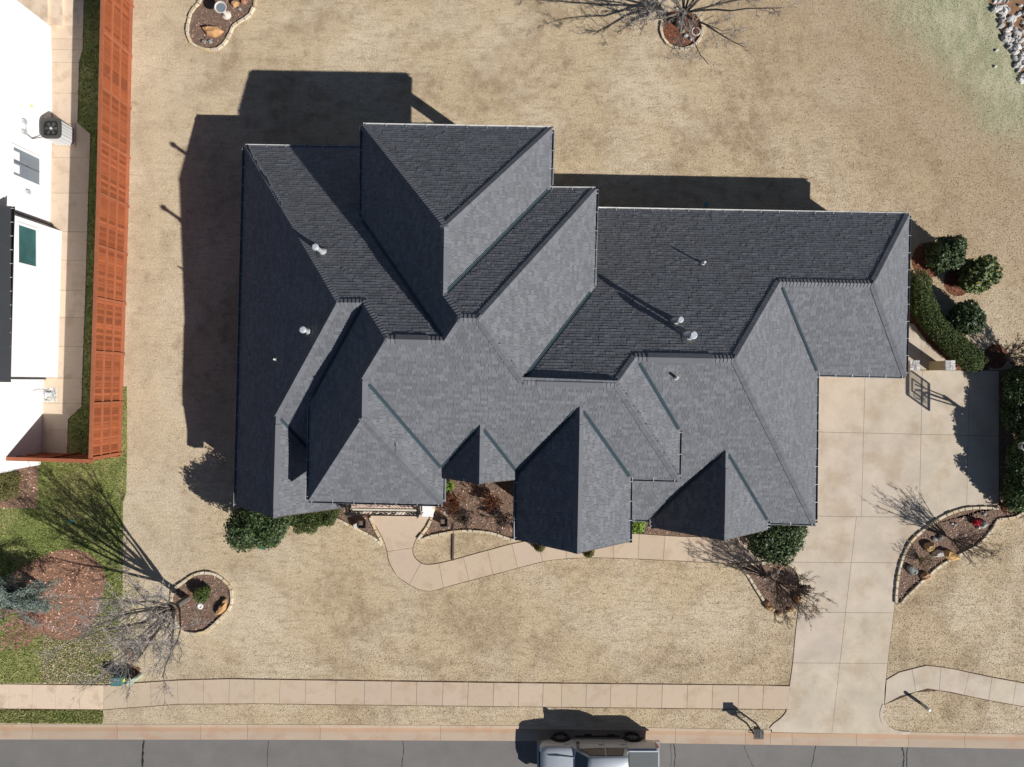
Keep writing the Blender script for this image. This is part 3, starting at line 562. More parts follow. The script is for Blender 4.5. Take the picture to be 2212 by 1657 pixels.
HIPS = [('NW', 'A', 'W1', 'N1'), ('A', 'A2', 'N1', 'S1'), ('B', 'A', 'W1', 'S1'), ('C', 'B', 'W1', 'G4E'), ('A2', 'D', 'W2', 'N1'), ('D', 'E', 'N1', 'SM'), ('et', 'D', 'W2', 'SM'), ('ea', 'et', 'W2', 'EE'), ('esw', 'ea', 'W2', 'ES'), ('ese', 'ea', 'ES', 'EE'),
        ('U1', 'Ua', 'UW', 'UN'), ('U2', 'Ua', 'UN', 'UE'), ('Ua', 'Ub', 'UW', 'UE'), ('Ub', 'Uc', 'UW', 'U2N'), ('Uc', 'Ud', 'U2N', 'SM'), ('E', 'Uc', 'UW', 'SM'), ('U3', 'Ud', 'U2N', 'U2E'), ('x2', 'Ud', 'U2E', 'SM'), ('x2', 'x3', 'N2', 'SM'), ('m1', 'x3', 'SM', 'EM'), ('x4', 'x3', 'N2', 'EM'), ('x4', 'x5', 'N2', 'S3'), ('s1', 'x5', 'S3', 'E3'), ('x6', 'x5', 'N2', 'E3'), ('x6', 'x7', 'N2', 'SR'), ('x8', 'x7', 'N2', 'ER'), ('r1', 'x7', 'SR', 'ER'),
        ('g1p', 'g1a', 'G1W', 'G1E'), ('g2p', 'g2a', 'G2W', 'G2E'), ('g3p', 'g3a', 'G3W', 'G3E')]
caps = []; vents = []
VENT = {('D', 'E'): (.15, .72), ('x2', 'x3'): (.14, .85), ('x4', 'x5'): (.13, .78), ('g1p', 'g1a'): (.3, .8), ('g2p', 'g2a'): (.12, .88), ('g3p', 'g3a'): (.18, .8), ('C', 'B'): (.1, .93), ('ea', 'et'): (.05, .95), ('Ua', 'Ub'): (.3, .8)}
def side_dir(d, p):                                      # unit vector lying in plane p, square to d, pointing down
    a = PL[p]; n = Vector((-a[0], -a[1], 1)).normalized(); s = n.cross(d).normalized(); return (s if s.z < 0 else -s), n
for a, b, p, q in HIPS:
    P0, P1 = refine(VX[a], [p, q]), refine(VX[b], [p, q]); d = (P1 - P0); L = d.length; d.normalize(); s1, n1 = side_dir(d, p); s2, n2 = side_dir(d, q); nu = (n1 + n2).normalized(); n = int(L / .145); w_ = .155
    for i in range(n + 1):
        t0 = i * .145; t1 = min(t0 + .2, L + .05); c = random.uniform(.86, 1.12); hi, lo = .068, .026; vs = []
        for t, h in ((t0, hi), (t1, lo)):
            o = P0 + d * t; vs += [o + s1 * w_ + n1 * h * .75, o + nu * h * 1.05, o + s2 * w_ + n2 * h * .75]
        vs += [P0 + d * t0 + s1 * w_, P0 + d * t0, P0 + d * t0 + s2 * w_, P0 + d * t1 + s1 * w_, P0 + d * t1 + s2 * w_]
        fs = [(0, 3, 4, 1), (1, 4, 5, 2), (0, 1, 7, 6), (1, 2, 8, 7), (0, 6, 9, 3), (2, 5, 10, 8)]; caps.append((vs, fs, (c, c, c * 1.01)))
    if (a, b) in VENT:
        f0, f1 = VENT[(a, b)]; vm = MB(); vs = []
        for t in (f0 * L, f1 * L):
            o = P0 + d * t; vs += [o + s1 * .185 + n1 * .004, o + s1 * .18 + n1 * .062, o + nu * .085, o + s2 * .18 + n2 * .062, o + s2 * .185 + n2 * .004]
        vm.add(vs, [(0, 1, 6, 5), (1, 2, 7, 6), (2, 3, 8, 7), (3, 4, 9, 8), (0, 4, 3, 2, 1), (5, 6, 7, 8, 9)], (.92, .92, .94)); vents.append(vm)
m = MB()
for i, (vs, fs, c) in enumerate(caps):
    if i % 3 == 0 and i < 900: s = MB(); s.add(vs, fs, c); s.build('ridge_cap', MT['shingle'], roof)
    else: m.add(vs, fs, c)
m.build('ridge_caps', MT['shingle'], roof, kind='stuff')
for vm in vents: vm.build('ridge_vent', MT['shingle'], roof)
# valley flashings
def valley(pa, za, pb, zb, p, q):
    A_, B_ = refine(G(*pa, za), [p, q]), refine(G(*pb, zb), [p, q]); d = (B_ - A_).normalized(); s1, n1 = side_dir(d, p); s2, n2 = side_dir(d, q); vs = []
    for o in (A_, B_): vs += [o - s1 * .095 + n1 * .036, o - s1 * .03 + n1 * .024, o + Vector((0, 0, .075)), o - s2 * .03 + n2 * .024, o - s2 * .095 + n2 * .036]
    m = MB(); m.add(vs, [(i, i + 1, i + 6, i + 5) for i in range(4)]); m.build('valley_flashing', MT['valley'], roof)
valley((779, 662), 8.75, (676, 855), 6.2, 'S1', 'W2'); valley((606, 905), 5.5, (664, 961), 4.55, 'S1', 'G4E'); valley((783, 478), 6.1, (958, 731), 9.8, 'N1', 'UW'); valley((795, 829), 8.6, (952, 1006), 6.2, 'EE', 'SM'); valley((1184, 413), 6.1, (968, 636), 9.7, 'UE', 'U2N')
valley((1276, 634), 6.15, (1132, 819), 8.85, 'U2E', 'N2'); valley((1377, 785), 7.95, (1465, 925), 6.12, 'EM', 'S3'); valley((1686, 622), 5.5, (1761, 801), 3.1, 'E3', 'SR')
for g_, a_, l_, r_ in (('G1', (1036, 921), (956, 1010), (1117, 1020)), ('G2', (1252, 882), (1120, 1024), (1357, 1029)), ('G3', (1566, 976), (1410, 1115), (1655, 1122))):
    base = 'S3' if g_ == 'G3' else 'SM'; za, zb = dict(G1=(7.5, 6.15), G2=(8.15, 6.12), G3=(5.45, 3.12))[g_]; valley((a_[0] - 7, a_[1] + 4), za - .1, l_, zb, g_ + 'W', base); valley((a_[0] + 7, a_[1] + 4), za - .1, r_, zb, g_ + 'E', base)
# gutters with hangers
def gutter(pa, pb, z, out, mat='gutter', gap=.78):
    A_, B_ = G(*pa, z), G(*pb, z); d = (B_ - A_).normalized(); o = Vector((out[0], out[1], 0)).normalized(); o = (o - d * o.dot(d)).normalized()
    prof = [(-.02, .0), (.0, -.10), (.085, -.115), (.125, -.06), (.125, .012), (.135, .016), (.135, -.005)]; vs = []
    for P_ in (A_, B_): vs += [P_ + o * (x - .012) + Vector((0, 0, zz)) for x, zz in prof]
    m = MB(); n = len(prof); m.add(vs, [(i, i + 1, i + 1 + n, i + n) for i in range(n - 1)] + [tuple(range(n)), tuple(range(n, 2 * n))[::-1]]); gt = m.build('gutter', MT[mat], house)
    L = (B_ - A_).length; k = max(1, int(L / gap))
    for i in range(k + 1):
        t = .12 + (L - .24) * i / k; P_ = A_ + d * t; h = MB(); h.beam(P_ + o * -.03 + Vector((0, 0, .03)), P_ + o * .125 + Vector((0, 0, .022)), .018, .008); h.build('hanger', MT['galv'], gt)
    return gt
N_, S_, E_, W_ = (0, 1), (0, -1), (1, 0), (-1, 0)
gutter((529, 318), (510, 1095), 3.13, W_, 'gutter'); gutter((530, 317.5), (785, 322), 3.13, N_, 'white'); gutter((784.2, 272.5), (1189.3, 279.6), 6.03, N_, 'white'); gutter((783.5, 274), (782, 467), 6.03, W_); gutter((1189.8, 281), (1186, 409), 6.03, E_); gutter((1186, 410), (1285.5, 410.6), 6.03, N_, 'white'); gutter((1286, 411.5), (1277.5, 627), 6.03, E_)
gutter((1286, 453), (1961, 465.5), 3.03, N_, 'white'); gutter((1961.5, 466.5), (1954.5, 811), 3.03, E_); gutter((1762.5, 807), (1954, 811.5), 3.03, S_, 'white'); gutter((1762.5, 809), (1759, 1129), 3.03, E_); gutter((1655, 1126), (1759, 1129.3), 3.03, S_); gutter((1363, 1119), (1409, 1120), 3.03, S_); gutter((1466, 928), (1463.5, 1034), 6.08, E_); gutter((1359, 1032), (1463, 1034.5), 6.08, S_)
gutter((1358.6, 1034), (1358.3, 1172), 6.08, E_); gutter((1116.5, 1036), (1116.5, 1167), 6.08, W_); gutter((672.5, 866), (666.5, 1079), 6.08, W_); gutter((666.8, 1079.3), (953, 1087.5), 6.1, S_); gutter((953.4, 1087), (954, 1014), 6.1, E_); gutter((1409, 1121), (1409.5, 1142), 3.08, W_); gutter((1657, 1126), (1656.5, 1144), 3.08, E_)
# walls, gables and fascia
def walls(pts, z, inset=.42):
    po = [tuple(G(x, y, z)[:2]) for x, y in pts]; return shrink(po, inset)
WALLS = []
for pts, z in (([(530, 318), (800, 322), (780, 1000), (736, 1097), (510, 1095)], 3.0), ([(784, 273), (1005, 277), (1005, 400), (1187, 402), (1187, 700), (783, 700)], 5.9), ([(1000, 411), (1285, 411), (1278, 800), (1000, 800)], 5.9), ([(700, 700), (1463, 720), (1463, 1034), (1358, 1034), (1358, 1172), (1117, 1167), (1117, 1030), (954, 1020), (700, 1000)], 5.95), ([(672, 800), (954, 800), (953, 1055), (667, 1048)], 5.95), ([(1285, 453), (1961, 466), (1954, 811), (1762, 806), (1759, 1129), (1656, 1140), (1410, 1138), (1363, 1119), (1363, 900), (1280, 900)], 2.95)):
    po = walls(pts, z); WALLS.append(po); m = MB(); m.prism(po, -.05, z); m.build('wall', MT['brick'], house)
HOUSE_PLAN = [(530, 318), (784, 322), (784, 273), (1189, 280), (1189, 411), (1285, 411), (1285, 453), (1961, 466), (1954, 811), (1762, 806), (1759, 1129), (1410, 1140), (1358, 1150), (1117, 1150), (1117, 1030), (953, 1060), (736, 1097), (510, 1095)]
for W3 in WALLS: HARD.append(W3)
def gable_wall(w_, e_, front, depth=.35):                # triangle closing a gable, set back under the rake
    po = [];
    for b in BL:
        if BL[b][0] == [w_, e_]: L_, R_ = REG[(b, w_)], REG[(b, e_)]
    ys_ = min(y for x, y in L_ + R_); fr = sorted([p for p in L_ + R_ if p[1] < ys_ + .25], key=lambda p: p[0]); a_, b_ = fr[0], fr[-1]; pk = max(fr, key=lambda p: min(zp(w_, *p), zp(e_, *p)))
    m = MB(); z_ = lambda p: min(zp(w_, *p), zp(e_, *p)); vs = []
    for dy in (depth, depth + .2): vs += [(a_[0], a_[1] + dy, z_(a_) - .06), (b_[0], b_[1] + dy, z_(b_) - .06), (pk[0], pk[1] + dy, z_(pk) - .06)]
    m.add(vs, [(0, 1, 2), (5, 4, 3), (0, 2, 5, 3), (1, 4, 5, 2)]); m.build('gable', MT['limewall'], house)
    for q in (a_, b_):                                   # rake boards
        f = MB(); A3, B3 = Vector((q[0], q[1] + .012, z_(q) - .095)), Vector((pk[0], pk[1] + .012, z_(pk) - .095)); f.beam(A3, B3, .024, .17); f.build('rake_board', MT['brown'], house)
for w_, e_ in (('G1W', 'G1E'), ('G2W', 'G2E'), ('G3W', 'G3E'), ('W1', 'G4E')): gable_wall(w_, e_, 0)
def soffit(pa, pb, z, inward):
    A_, B_ = G(*pa, z), G(*pb, z); o = Vector((-inward[0], -inward[1], 0)); m = MB(); m.add([A_ + Vector((0, 0, -.03)), B_ + Vector((0, 0, -.03)), B_ + Vector((0, 0, -.17)), A_ + Vector((0, 0, -.17)), A_ + o * .5 + Vector((0, 0, -.17)), B_ + o * .5 + Vector((0, 0, -.17))], [(0, 1, 2, 3), (3, 2, 5, 4)]); m.build('fascia', MT['brown'], house)
for a_, b_, z, o_ in (((530, 318), (510, 1095), 3.12, W_), ((530, 318), (785, 322), 3.12, N_), ((784.2, 273), (1189.3, 280), 6.02, N_), ((784, 274), (782, 467), 6.02, W_), ((1189, 281), (1186, 409), 6.02, E_), ((1286, 453), (1961, 466), 3.02, N_), ((1961, 466.5), (1954.5, 811), 3.02, E_), ((1762.5, 807), (1954, 811), 3.02, S_), ((1762, 809), (1759, 1129), 3.02, E_), ((1285, 411.5), (1277.5, 627), 6.02, E_), ((667, 866), (666.7, 1079), 6.07, W_), ((667, 1079), (953, 1087), 6.09, S_)): soffit(a_, b_, z, o_)
for x, y, z in ((1189, 280, 5.9),):
    q = G(x, y, z); c = MB(); c.box((q.x - .62, q.y - .62, 2.7), .2, .2, 2.75); c.box((q.x - .62, q.y - .62, .25), .28, .28, .25); c.build('porch_column', MT['limewall'], house)
    c = MB(); c.beam((q.x - .62, q.y - .62, 5.65), (q.x - 5.6, q.y - .55, 5.65), .3, .4); c.build('porch_beam', MT['limewall'], house); c = MB(); c.beam((q.x - .62, q.y - .62, 5.65), (q.x - .66, q.y - 3.4, 5.65), .3, .4); c.build('porch_beam', MT['limewall'], house)
    c = MB(); c.beam((q.x - .62, q.y - .62, 1.0), (q.x - 5.6, q.y - .55, 1.0), .06, .05); c.build('porch_rail', MT['black'], house)
for wi, po in enumerate(WALLS):                          # windows on the free stretches of wall
    ztop = (3.0, 5.9, 5.9, 5.95, 5.95, 2.95)[wi]; n_ = len(po)
    for i in range(n_):
        a_, b_ = Vector(po[i]), Vector(po[(i + 1) % n_]); d = b_ - a_; L = d.length
        if L < 2.2: continue
        d.normalize(); o_ = Vector((d.y, -d.x)); k = int(L / 3.6) + (1 if L < 3.6 else 0)
        for j in range(k):
            c2 = a_ + d * (L * (j + .5) / k); t_ = c2 + o_ * .25
            if any(pip(np.array([t_.x]), np.array([t_.y]), W3)[0] for W3 in WALLS): continue
            for zc in ((1.55,) if ztop < 4 else (1.55, 4.4)):
                if wi == 4 and zc > 2: continue
                an = math.atan2(d.y, d.x); q = c2 + o_ * .012; m = MB(); m.box((q.x, q.y, zc), .55, .02, .7, an); w_ = m.build('window', MT['tglass'], house); f = MB()
                for dx, dz, sx, sz in ((0, .73, .62, .05), (0, -.73, .62, .05), (.59, 0, .05, .7), (-.59, 0, .05, .7), (0, 0, .025, .7), (0, .05, .55, .025)): f.box((q.x + d.x * dx + o_.x * .02, q.y + d.y * dx + o_.y * .02, zc + dz), sx, .03, sz, an)
                f.build('frame', MT['white'], w_)
# vent pipes
def zroof(px, py):                                       # height of the roof under a photo pixel
    z = 5.0
    for _ in range(40): q = G(px, py, z); z = .5 * z + .5 * float(roofz(np.array([q.x]), np.array([q.y]))[0])
    return z
def vent(px, py, h, r, capr, mat='galv'):
    z = zroof(px, py); q = G(px, py, z); m = MB(); m.tube([q + Vector((0, 0, -.1)), q + Vector((0, 0, h))], r, 14); o = m.build('vent_pipe', MT[mat], house, smooth=False)
    f = MB(); f.lathe(q, [(r * 2.0, -.05), (r * 1.7, .05), (r * 1.05, .22 if r > .05 else .08), (r * .9, .22 if r > .05 else .08)], 14); f.build('flashing_collar', MT[mat], o)
    X, Y = q.x, q.y; e = .05; gx = (float(roofz(np.array([X + e]), np.array([Y]))[0]) - z) / e; gy = (float(roofz(np.array([X]), np.array([Y + e]))[0]) - z) / e; sz = .05 + r * 1.9; p = MB(); p.add([(X + dx * sz, Y + dy * sz, z + gx * dx * sz + gy * dy * sz + .03) for dx, dy in ((-1, -1), (1, -1), (1, 1), (-1, 1))], [(0, 1, 2, 3)]); p.build('flashing_plate', MT['gutterdark'], o)
    if capr: c = MB(); c.lathe(q + Vector((0, 0, h - .16)), [(r * 1.02, 0), (capr * .86, .02), (capr * .86, .1), (capr * .78, .112), (capr * .3, .12)], 18); c.build('cap', MT['white' if mat == 'white' else 'galv'], o)
vent(697, 545, 1.15, .085, .15); vent(668, 716, .95, .085, .15); vent(1457, 695, 1.0, .085, .145); vent(1486, 727, .85, .11, .175); vent(1517, 570, .42, .045, 0, 'white'); vent(1459, 816, .38, .05, 0); vent(598, 777, .36, .04, 0, 'white')
# balcony over the entry
Z3 = 3.0; BP = lambda x, y, z: G(647.7 + .17082 * x, 1025.6 + .17082 * y, z)
bq = [BP(640, 200, Z3), BP(1530, 215, Z3), BP(1515, 462, Z3), BP(655, 450, Z3)]
m = MB(); m.prism([tuple(p[:2]) for p in bq], 2.78, Z3 - .02); bal = m.build('balcony', MT['limewall'], house)
A_, B_, C_, D_ = bq
for i in range(9):
    for j in range(4):
        f = lambda s, t: (D_ * (1 - s) + C_ * s) * (1 - t) + (A_ * (1 - s) + B_ * s) * t
        ed = .085; t0, t1 = ed + (j) / 4 * (1 - ed), ed + (j + 1) / 4 * (1 - ed); q = [f(i / 9, t0), f((i + 1) / 9, t0), f((i + 1) / 9, t1), f(i / 9, t1)]
        t = MB(); k = random.uniform(.9, 1.1); t.prism(shrink([tuple(p[:2]) for p in q], .006), Z3 - .02, Z3, (k, k, k)); t.build('tile', MT['tile'], bal)
def rail_panel(P0, P1, scrolls):
    d = P1 - P0; L = d.length; d.normalize(); up = Vector((0, 0, 1)); bar = MB(); bar.beam(P0 + up * 1.05, P1 + up * 1.05, .05, .04); bar.build('top_rail', MT['black'], bal); bar = MB(); bar.beam(P0 + up * .12, P1 + up * .12, .035, .025); bar.build('bottom_rail', MT['black'], bal)
    n = int(L / .145)
    for i in range(n + 1):
        t = L * i / n
        if any(a < t / L < b for a, b in scrolls): continue
        b_ = MB(); q = P0 + d * t; b_.beam(q + up * .12, q + up * 1.05, .016, .016)
        if i % 4 == 2: b_.torus(q + up * .6, .05, .012, up.cross(d), 10, 5)
        b_.build('baluster', MT['black'], bal)
    for a, b in scrolls:
        s = MB(); c = P0 + d * (L * (a + b) / 2); w_ = L * (b - a) / 2; ax = d.cross(up)
        for k in range(max(2, int(w_ / .16))):
            for sg in (-1, 1):
                o = d * (sg * (.11 + .3 * k) * min(1, w_ / .3)); s.torus(c + o + up * .38, .13, .014, ax, 14, 5); s.torus(c + o + up * .78, .11, .013, ax, 14, 5); s.torus(c + o + up * .58, .055, .012, ax, 10, 5)
        s.build('scroll_panel', MT['black'], bal)
rail_panel(D_, C_, [(0, .12), (.40, .60), (.88, 1)]); rail_panel(A_, D_, [(.3, .95)]); rail_panel(B_, C_, [(.3, .95)])
for q in (C_, D_): b_ = MB(); b_.box(q + Vector((0, 0, .55)), .035, .035, .56); b_.build('newel_post', MT['black'], bal)
for x, y in ((720, 300), (1470, 310)): q = BP(x, y, 2.7); q.z = 0; c = MB(); c.box((q.x, q.y, 1.45), .17, .17, 1.35); c.box((q.x, q.y, .2), .24, .24, .12); c.box((q.x, q.y, 2.68), .23, .23, .09); c.build('porch_column', MT['limewall'], house)
q = G(925, 1098, .5); c = MB(); c.box((q.x, q.y, .35), .22, .32, .35); c.box((q.x, q.y, .73), .26, .36, .03); c.build('porch_pier', MT['stucco'], house)
# ------------------------------------------------------------------ cedar fence between the lots
FB = [(290, -60), (287.7, 0), (283, 200), (279, 414.6), (272, 640), (266.5, 829), (262, 985)]
def fence_pt(y):
    for a, b in zip(FB, FB[1:]):
        if a[1] <= y <= b[1]: return G(a[0] + (b[0] - a[0]) * (y - a[1]) / (b[1] - a[1]), y)
fence = thing('fence', 'tall red-stained cedar board fence beside the tan side yard', 'fence', fence_pt(500))
Y0, Y1 = fence_pt(-55), fence_pt(984); FH = 2.42
n = 190; picket = MB(); picket.box((0, 0, FH / 2), .009, .071, FH / 2); pm = None
path = []
yy = -55.0
while yy < 983: path.append(yy); yy += .147 * 44
variants = []
for k in range(12):
    pb = MB(); t = random.uniform(.62, 1.3); pb.box((0, 0, FH / 2), .009, .0685, FH / 2, col=(t, t * random.uniform(.92, 1.05), t * random.uniform(.9, 1.08))); me = bpy.data.meshes.new('picket'); me.from_pydata(pb.v, [], pb.f); settint(me, pb.c); me.materials.append(MT['cedar']); variants.append(me)
for y in path:
    q = fence_pt(y); q2 = fence_pt(min(983.5, y + 1)); ang = math.atan2(q2.y - q.y, q2.x - q.x) + math.pi / 2
    link('picket', random.choice(variants), None, fence, loc=(q.x - .05 + random.uniform(-.004, .004), q.y, 0), rot=(0, 0, ang))
posts = [15, 122.6, 235, 341.6, 447, 551, 657, 765, 869, 979]
ends = [-55] + posts
for a, b in zip(ends, ends[1:]):
    A_, B_ = fence_pt(a + 2), fence_pt(b - 2)
    for z, hh in ((1.72, .09), (1.0, .09)): r = MB(); r.beam(A_ + Vector((-.01, 0, z)), B_ + Vector((-.01, 0, z)), .065, hh, jit(.08)); r.build('rail', MT['cedarcap'], fence)
    r = MB(); r.beam(A_ + Vector((-.02, 0, .15)), B_ + Vector((-.02, 0, .15)), .045, .28, jit(.08)); r.build('kick_board', MT['cedarcap'], fence)
    A_, B_ = fence_pt(a), fence_pt(b); r = MB(); r.beam(A_ + Vector((-.06, 0, FH + .03)), B_ + Vector((-.06, 0, FH + .03)), .17, .045, jit(.06)); r.build('cap_board', MT['cedarcap'], fence)
for y in posts:
    q = fence_pt(y); r = MB(); r.box((q.x + .005, q.y, FH / 2), .045, .06, FH / 2, col=jit(.1)); r.build('post', MT['cedarcap'], fence)
fence2 = thing('fence', 'short cedar fence return joining the white house at green lawn', 'fence', G(170, 982))
q0, q1 = G(260, 984), G(84, 979); L = (q0 - q1).length; k = int(L / .147)
for i in range(k):
    t = (i + .5) / k; q = q1.lerp(q0, t); link('picket', random.choice(variants), None, fence2, loc=(q.x, q.y, 0), rot=(0, 0, math.pi / 2))
for z in (.3, 1.0, 1.72): r = MB(); r.beam(q1 + Vector((0, .035, z)), q0 + Vector((0, .035, z)), .04, .09); r.build('rail', MT['cedar'], fence2)
r = MB(); r.beam(q1 + Vector((0, -.01, FH + .03)), q0 + Vector((.1, -.01, FH + .03)), .17, .045); r.build('cap_board', MT['cedarcap'], fence2)
r = MB(); r.beam(q1 + Vector((0, -.03, .15)), q0 + Vector((.05, -.03, .15)), .04, .28); r.build('kick_board', MT['cedarcap'], fence2)
for t in (0.02, .5, .99): q = q1.lerp(q0, t); r = MB(); r.box((q.x, q.y + .06, FH / 2), .045, .045, FH / 2); r.build('post', MT['cedar'], fence2)
# ------------------------------------------------------------------ neighbour's white house
nh = thing('house', 'white stucco house with dark metal eaves along the left edge', 'house', G(60, 500))
def nwall(pts, h): m = MB(); m.prism(ring(pts), -.05, h); return m.build('wall', MT['stucco'], nh)
nwall([(110, 58), (113, 140), (112, 300), (109, 500), (-500, 500), (-500, 58)], 4.0); nwall([(134, 500), (125, 815), (-500, 815), (-500, 500)], 3.95); nwall([(95, 816), (90, 985), (88, 1004), (-500, 1004), (-500, 816)], 4.05)
def nroof(pts, z, rise):
    r = ring(pts); c = (-24.0 - 8, sum(p[1] for p in r) / len(r)); m = MB(); vs = [(p[0], p[1], z) for p in r]; n = len(vs); xe = min(p[0] for p in r)
    y0, y1 = min(p[1] for p in r), max(p[1] for p in r); mid = [( -24 - 6, (y0 + y1) / 2 + (y1 - y0) * .2, z + rise), (-24 - 6, (y0 + y1) / 2 - (y1 - y0) * .2, z + rise)]
    xr = max(p[0] for p in r); vs = [(xr, y1, z), (xr, y0, z), (-38, y0, z), (-38, y1, z)] + mid; m.add(vs, [(0, 4, 5, 1), (0, 3, 4), (1, 5, 2), (2, 5, 4, 3), (0, 1, 2, 3)]); return m.build('roof', MT['darkroof'], nh)
nroof([(126, 40), (123, 486), (-500, 486), (-500, 40)], 4.0, 4); nroof([(147, 489), (139, 826), (-500, 826), (-500, 489)], 3.97, 4); nroof([(106, 832), (103, 1015), (-500, 1015), (-500, 832)], 4.05, 3.5)
def ngutter(pa, pb, z):
    A_, B_ = G(*pa), G(*pb); A_.z = B_.z = z; m = MB(); d = (B_ - A_).normalized(); o = Vector((-d.y, d.x, 0)); o = o if o.x > 0 else -o; prof = [(-.02, 0), (0, -.11), (.1, -.11), (.14, 0), (.12, 0), (.1, -.07)]
    vs = [];
    for P_ in (A_, B_): vs += [P_ + o * x + Vector((0, 0, zz)) for x, zz in prof]
    n = len(prof); m.add(vs, [(i, i + 1, i + 1 + n, i + n) for i in range(n - 1)]); g_ = m.build('gutter', MT['black'], nh)
    L = (B_ - A_).length
    for i in range(int(L / .6) + 1): P_ = A_ + d * (.1 + i * .6); h = MB(); h.beam(P_ + Vector((0, 0, .015)), P_ + o * .13 + Vector((0, 0, .01)), .03, .008); h.build('hanger', MT['acgrey'], g_)
ngutter((147, 489), (139, 826), 3.97)
for x, y, z in ((113, 487, 3.8), (97, 818, 3.8)):
    q = G(x, y); d = MB(); d.beam((q.x + .05, q.y, 0.05), (q.x + .05, q.y, z), .09, .07); d.build('downspout', MT['darkroof'], nh)
def wwindow(x, y0, y1, z0, z1, mat, mullion=None, blinds=False):
    a, b = G(x, y0), G(x, y1); X = max(a.x, b.x) + .01; m = MB(); m.box((X, (a.y + b.y) / 2, (z0 + z1) / 2), .012, abs(a.y - b.y) / 2, (z1 - z0) / 2); w_ = m.build('window', MT[mat], nh)
    f = MB(); hy = abs(a.y - b.y) / 2; cy = (a.y + b.y) / 2; cz = (z0 + z1) / 2
    for dy, dz, sy, sz in ((0, (z1 - z0) / 2 + .06, hy + .12, .06), (0, -(z1 - z0) / 2 - .06, hy + .12, .06), (hy + .06, 0, .06, (z1 - z0) / 2), (-hy - .06, 0, .06, (z1 - z0) / 2)): f.box((X + .02, cy + dy, cz + dz), .03, sy, sz)
    f.build('frame', MT['stucco'], w_)
    if mullion: f = MB(); f.box((X + .016, cy, cz), .012, .012, (z1 - z0) / 2); f.box((X + .02, cy, cz), .012, .03, .03); f.build('mullion', MT['acdark'], w_)
    if blinds:
        for sg in (-.5, .45): f = MB(); f.box((X + .016, cy + sg * hy, z1 - .22), .008, hy * .3, .2); f.build('blind', MT['stucco'], w_)
wwindow(133, 516, 590, 1.9, 3.1, 'glass'); wwindow(112, 357, 412, .95, 2.75, 'shade', True, True)
for y, z in ((0, 0), (1, 0)):
    q = G(112, 296 + y * 22); bxm = MB(); bxm.box((q.x + .06, q.y, 2.05), .05, .09, .12); bxm.build('electric_box', MT['acgrey'], nh)
cd = MB(); a = G(112, 296); cd.tube([(a.x + .05, a.y, 1.95), (a.x + .05, a.y - .25, 1.9), (a.x + .05, a.y - .5, 1.93)], .02, 6); cd.build('conduit', MT['acgrey'], nh)
cd = MB(); a = G(112, 318); cd.tube([(a.x + .05, a.y, 1.95), (a.x + .06, a.y - .1, 1.5), (a.x + .2, a.y + .1, 1.1), (a.x + .4, a.y + .35, .7)], .022, 6); cd.build('conduit', MT['acdark'], nh)
q = G(112, 436); bxm = MB(); bxm.box((q.x + .05, q.y, 1.75), .04, .08, .12); bxm.build('electric_box', MT['acgrey'], nh); q = G(112, 255); bxm = MB(); bxm.box((q.x + .02, q.y, 1.5), .012, .045, .06); bxm.build('yellow_tag', MT['yellow'], nh)
q = G(28, 1003); c = MB(); c.box((q.x - .35, q.y - .12, 1.1), .6, .16, 1.1, col=(.7, .71, .72)); c.build('wing_wall', MT['stucco'], nh)
st = thing('patio_steps', 'pale concrete patio steps beside the white house wall', 'steps', G(110, 20))
for pts, z in (([(30, -80), (112, -80), (112, 57), (30, 57)], .32), ([(112, -80), (140, -80), (139, 60), (112, 60)], .2)): m = MB(); m.prism(ring(pts), -.02, z, (1.4, 1.4, 1.42)); m.build('step', MT['concrete'], st)
# condenser unit
q = G(140, 294); ac = thing('condenser_unit', 'grey outdoor condenser unit with dark fan top beside white wall', 'condenser', q)
m = MB(); h = .47; rr = []
for k in range(40):
    t = 2 * math.pi * k / 40; e = 5; cx, sy = math.cos(t), math.sin(t); r = 1 / (abs(cx) ** e + abs(sy) ** e) ** (1 / e); rr.append((q.x + cx * r * h, q.y + sy * r * h))
m.prism(rr, .06, 1.0); m.build('casing', MT['acgrey'], ac)
for k in range(40):
    if k % 2 == 0: p = rr[k]; l = MB(); l.box((p[0], p[1], .53), .012, .012, .46, math.atan2(p[1] - q.y, p[0] - q.x)); l.build('louvre', MT['white'], ac)
m = MB(); n = len(rr); sc = lambda s, z: [(q.x + (p[0] - q.x) * s, q.y + (p[1] - q.y) * s, z) for p in rr]; vs = sc(1.03, 1.0) + sc(1.0, 1.1) + sc(.76, 1.1) + sc(.74, 1.0); m.add(vs, [(a * n + i, a * n + (i + 1) % n, (a + 1) * n + (i + 1) % n, (a + 1) * n + i) for a in range(3) for i in range(n)]); m.build('top_rim', MT['acdark'], ac)
m = MB(); m.add(sc(.77, 1.012), [tuple(range(n))]); m.build('fan_well', MT['black'], ac)
fan = MB(); fan.lathe(q + Vector((0, 0, 1.02)), [(.06, 0), (.06, .05), (.03, .06)], 14)
fan.build('fan_hub', MT['acgrey'], ac)
for k in range(6): a = k * math.pi / 3; f = MB(); d = Vector((math.cos(a), math.sin(a), 0)); s = Vector((-d.y, d.x, 0)); c0 = q + Vector((0, 0, 1.035)); f.add([c0 + d * .05 - s * .03, c0 + d * .3 - s * .09 + Vector((0, 0, -.012)), c0 + d * .31 + s * .08 + Vector((0, 0, .015)), c0 + d * .05 + s * .03], [(0, 1, 2, 3)]); f.build('fan_blade', MT['acdark'], ac)
m = MB(); m.box((q.x, q.y, .03), .55, .55, .035); m.build('pad', MT['concrete'], ac)
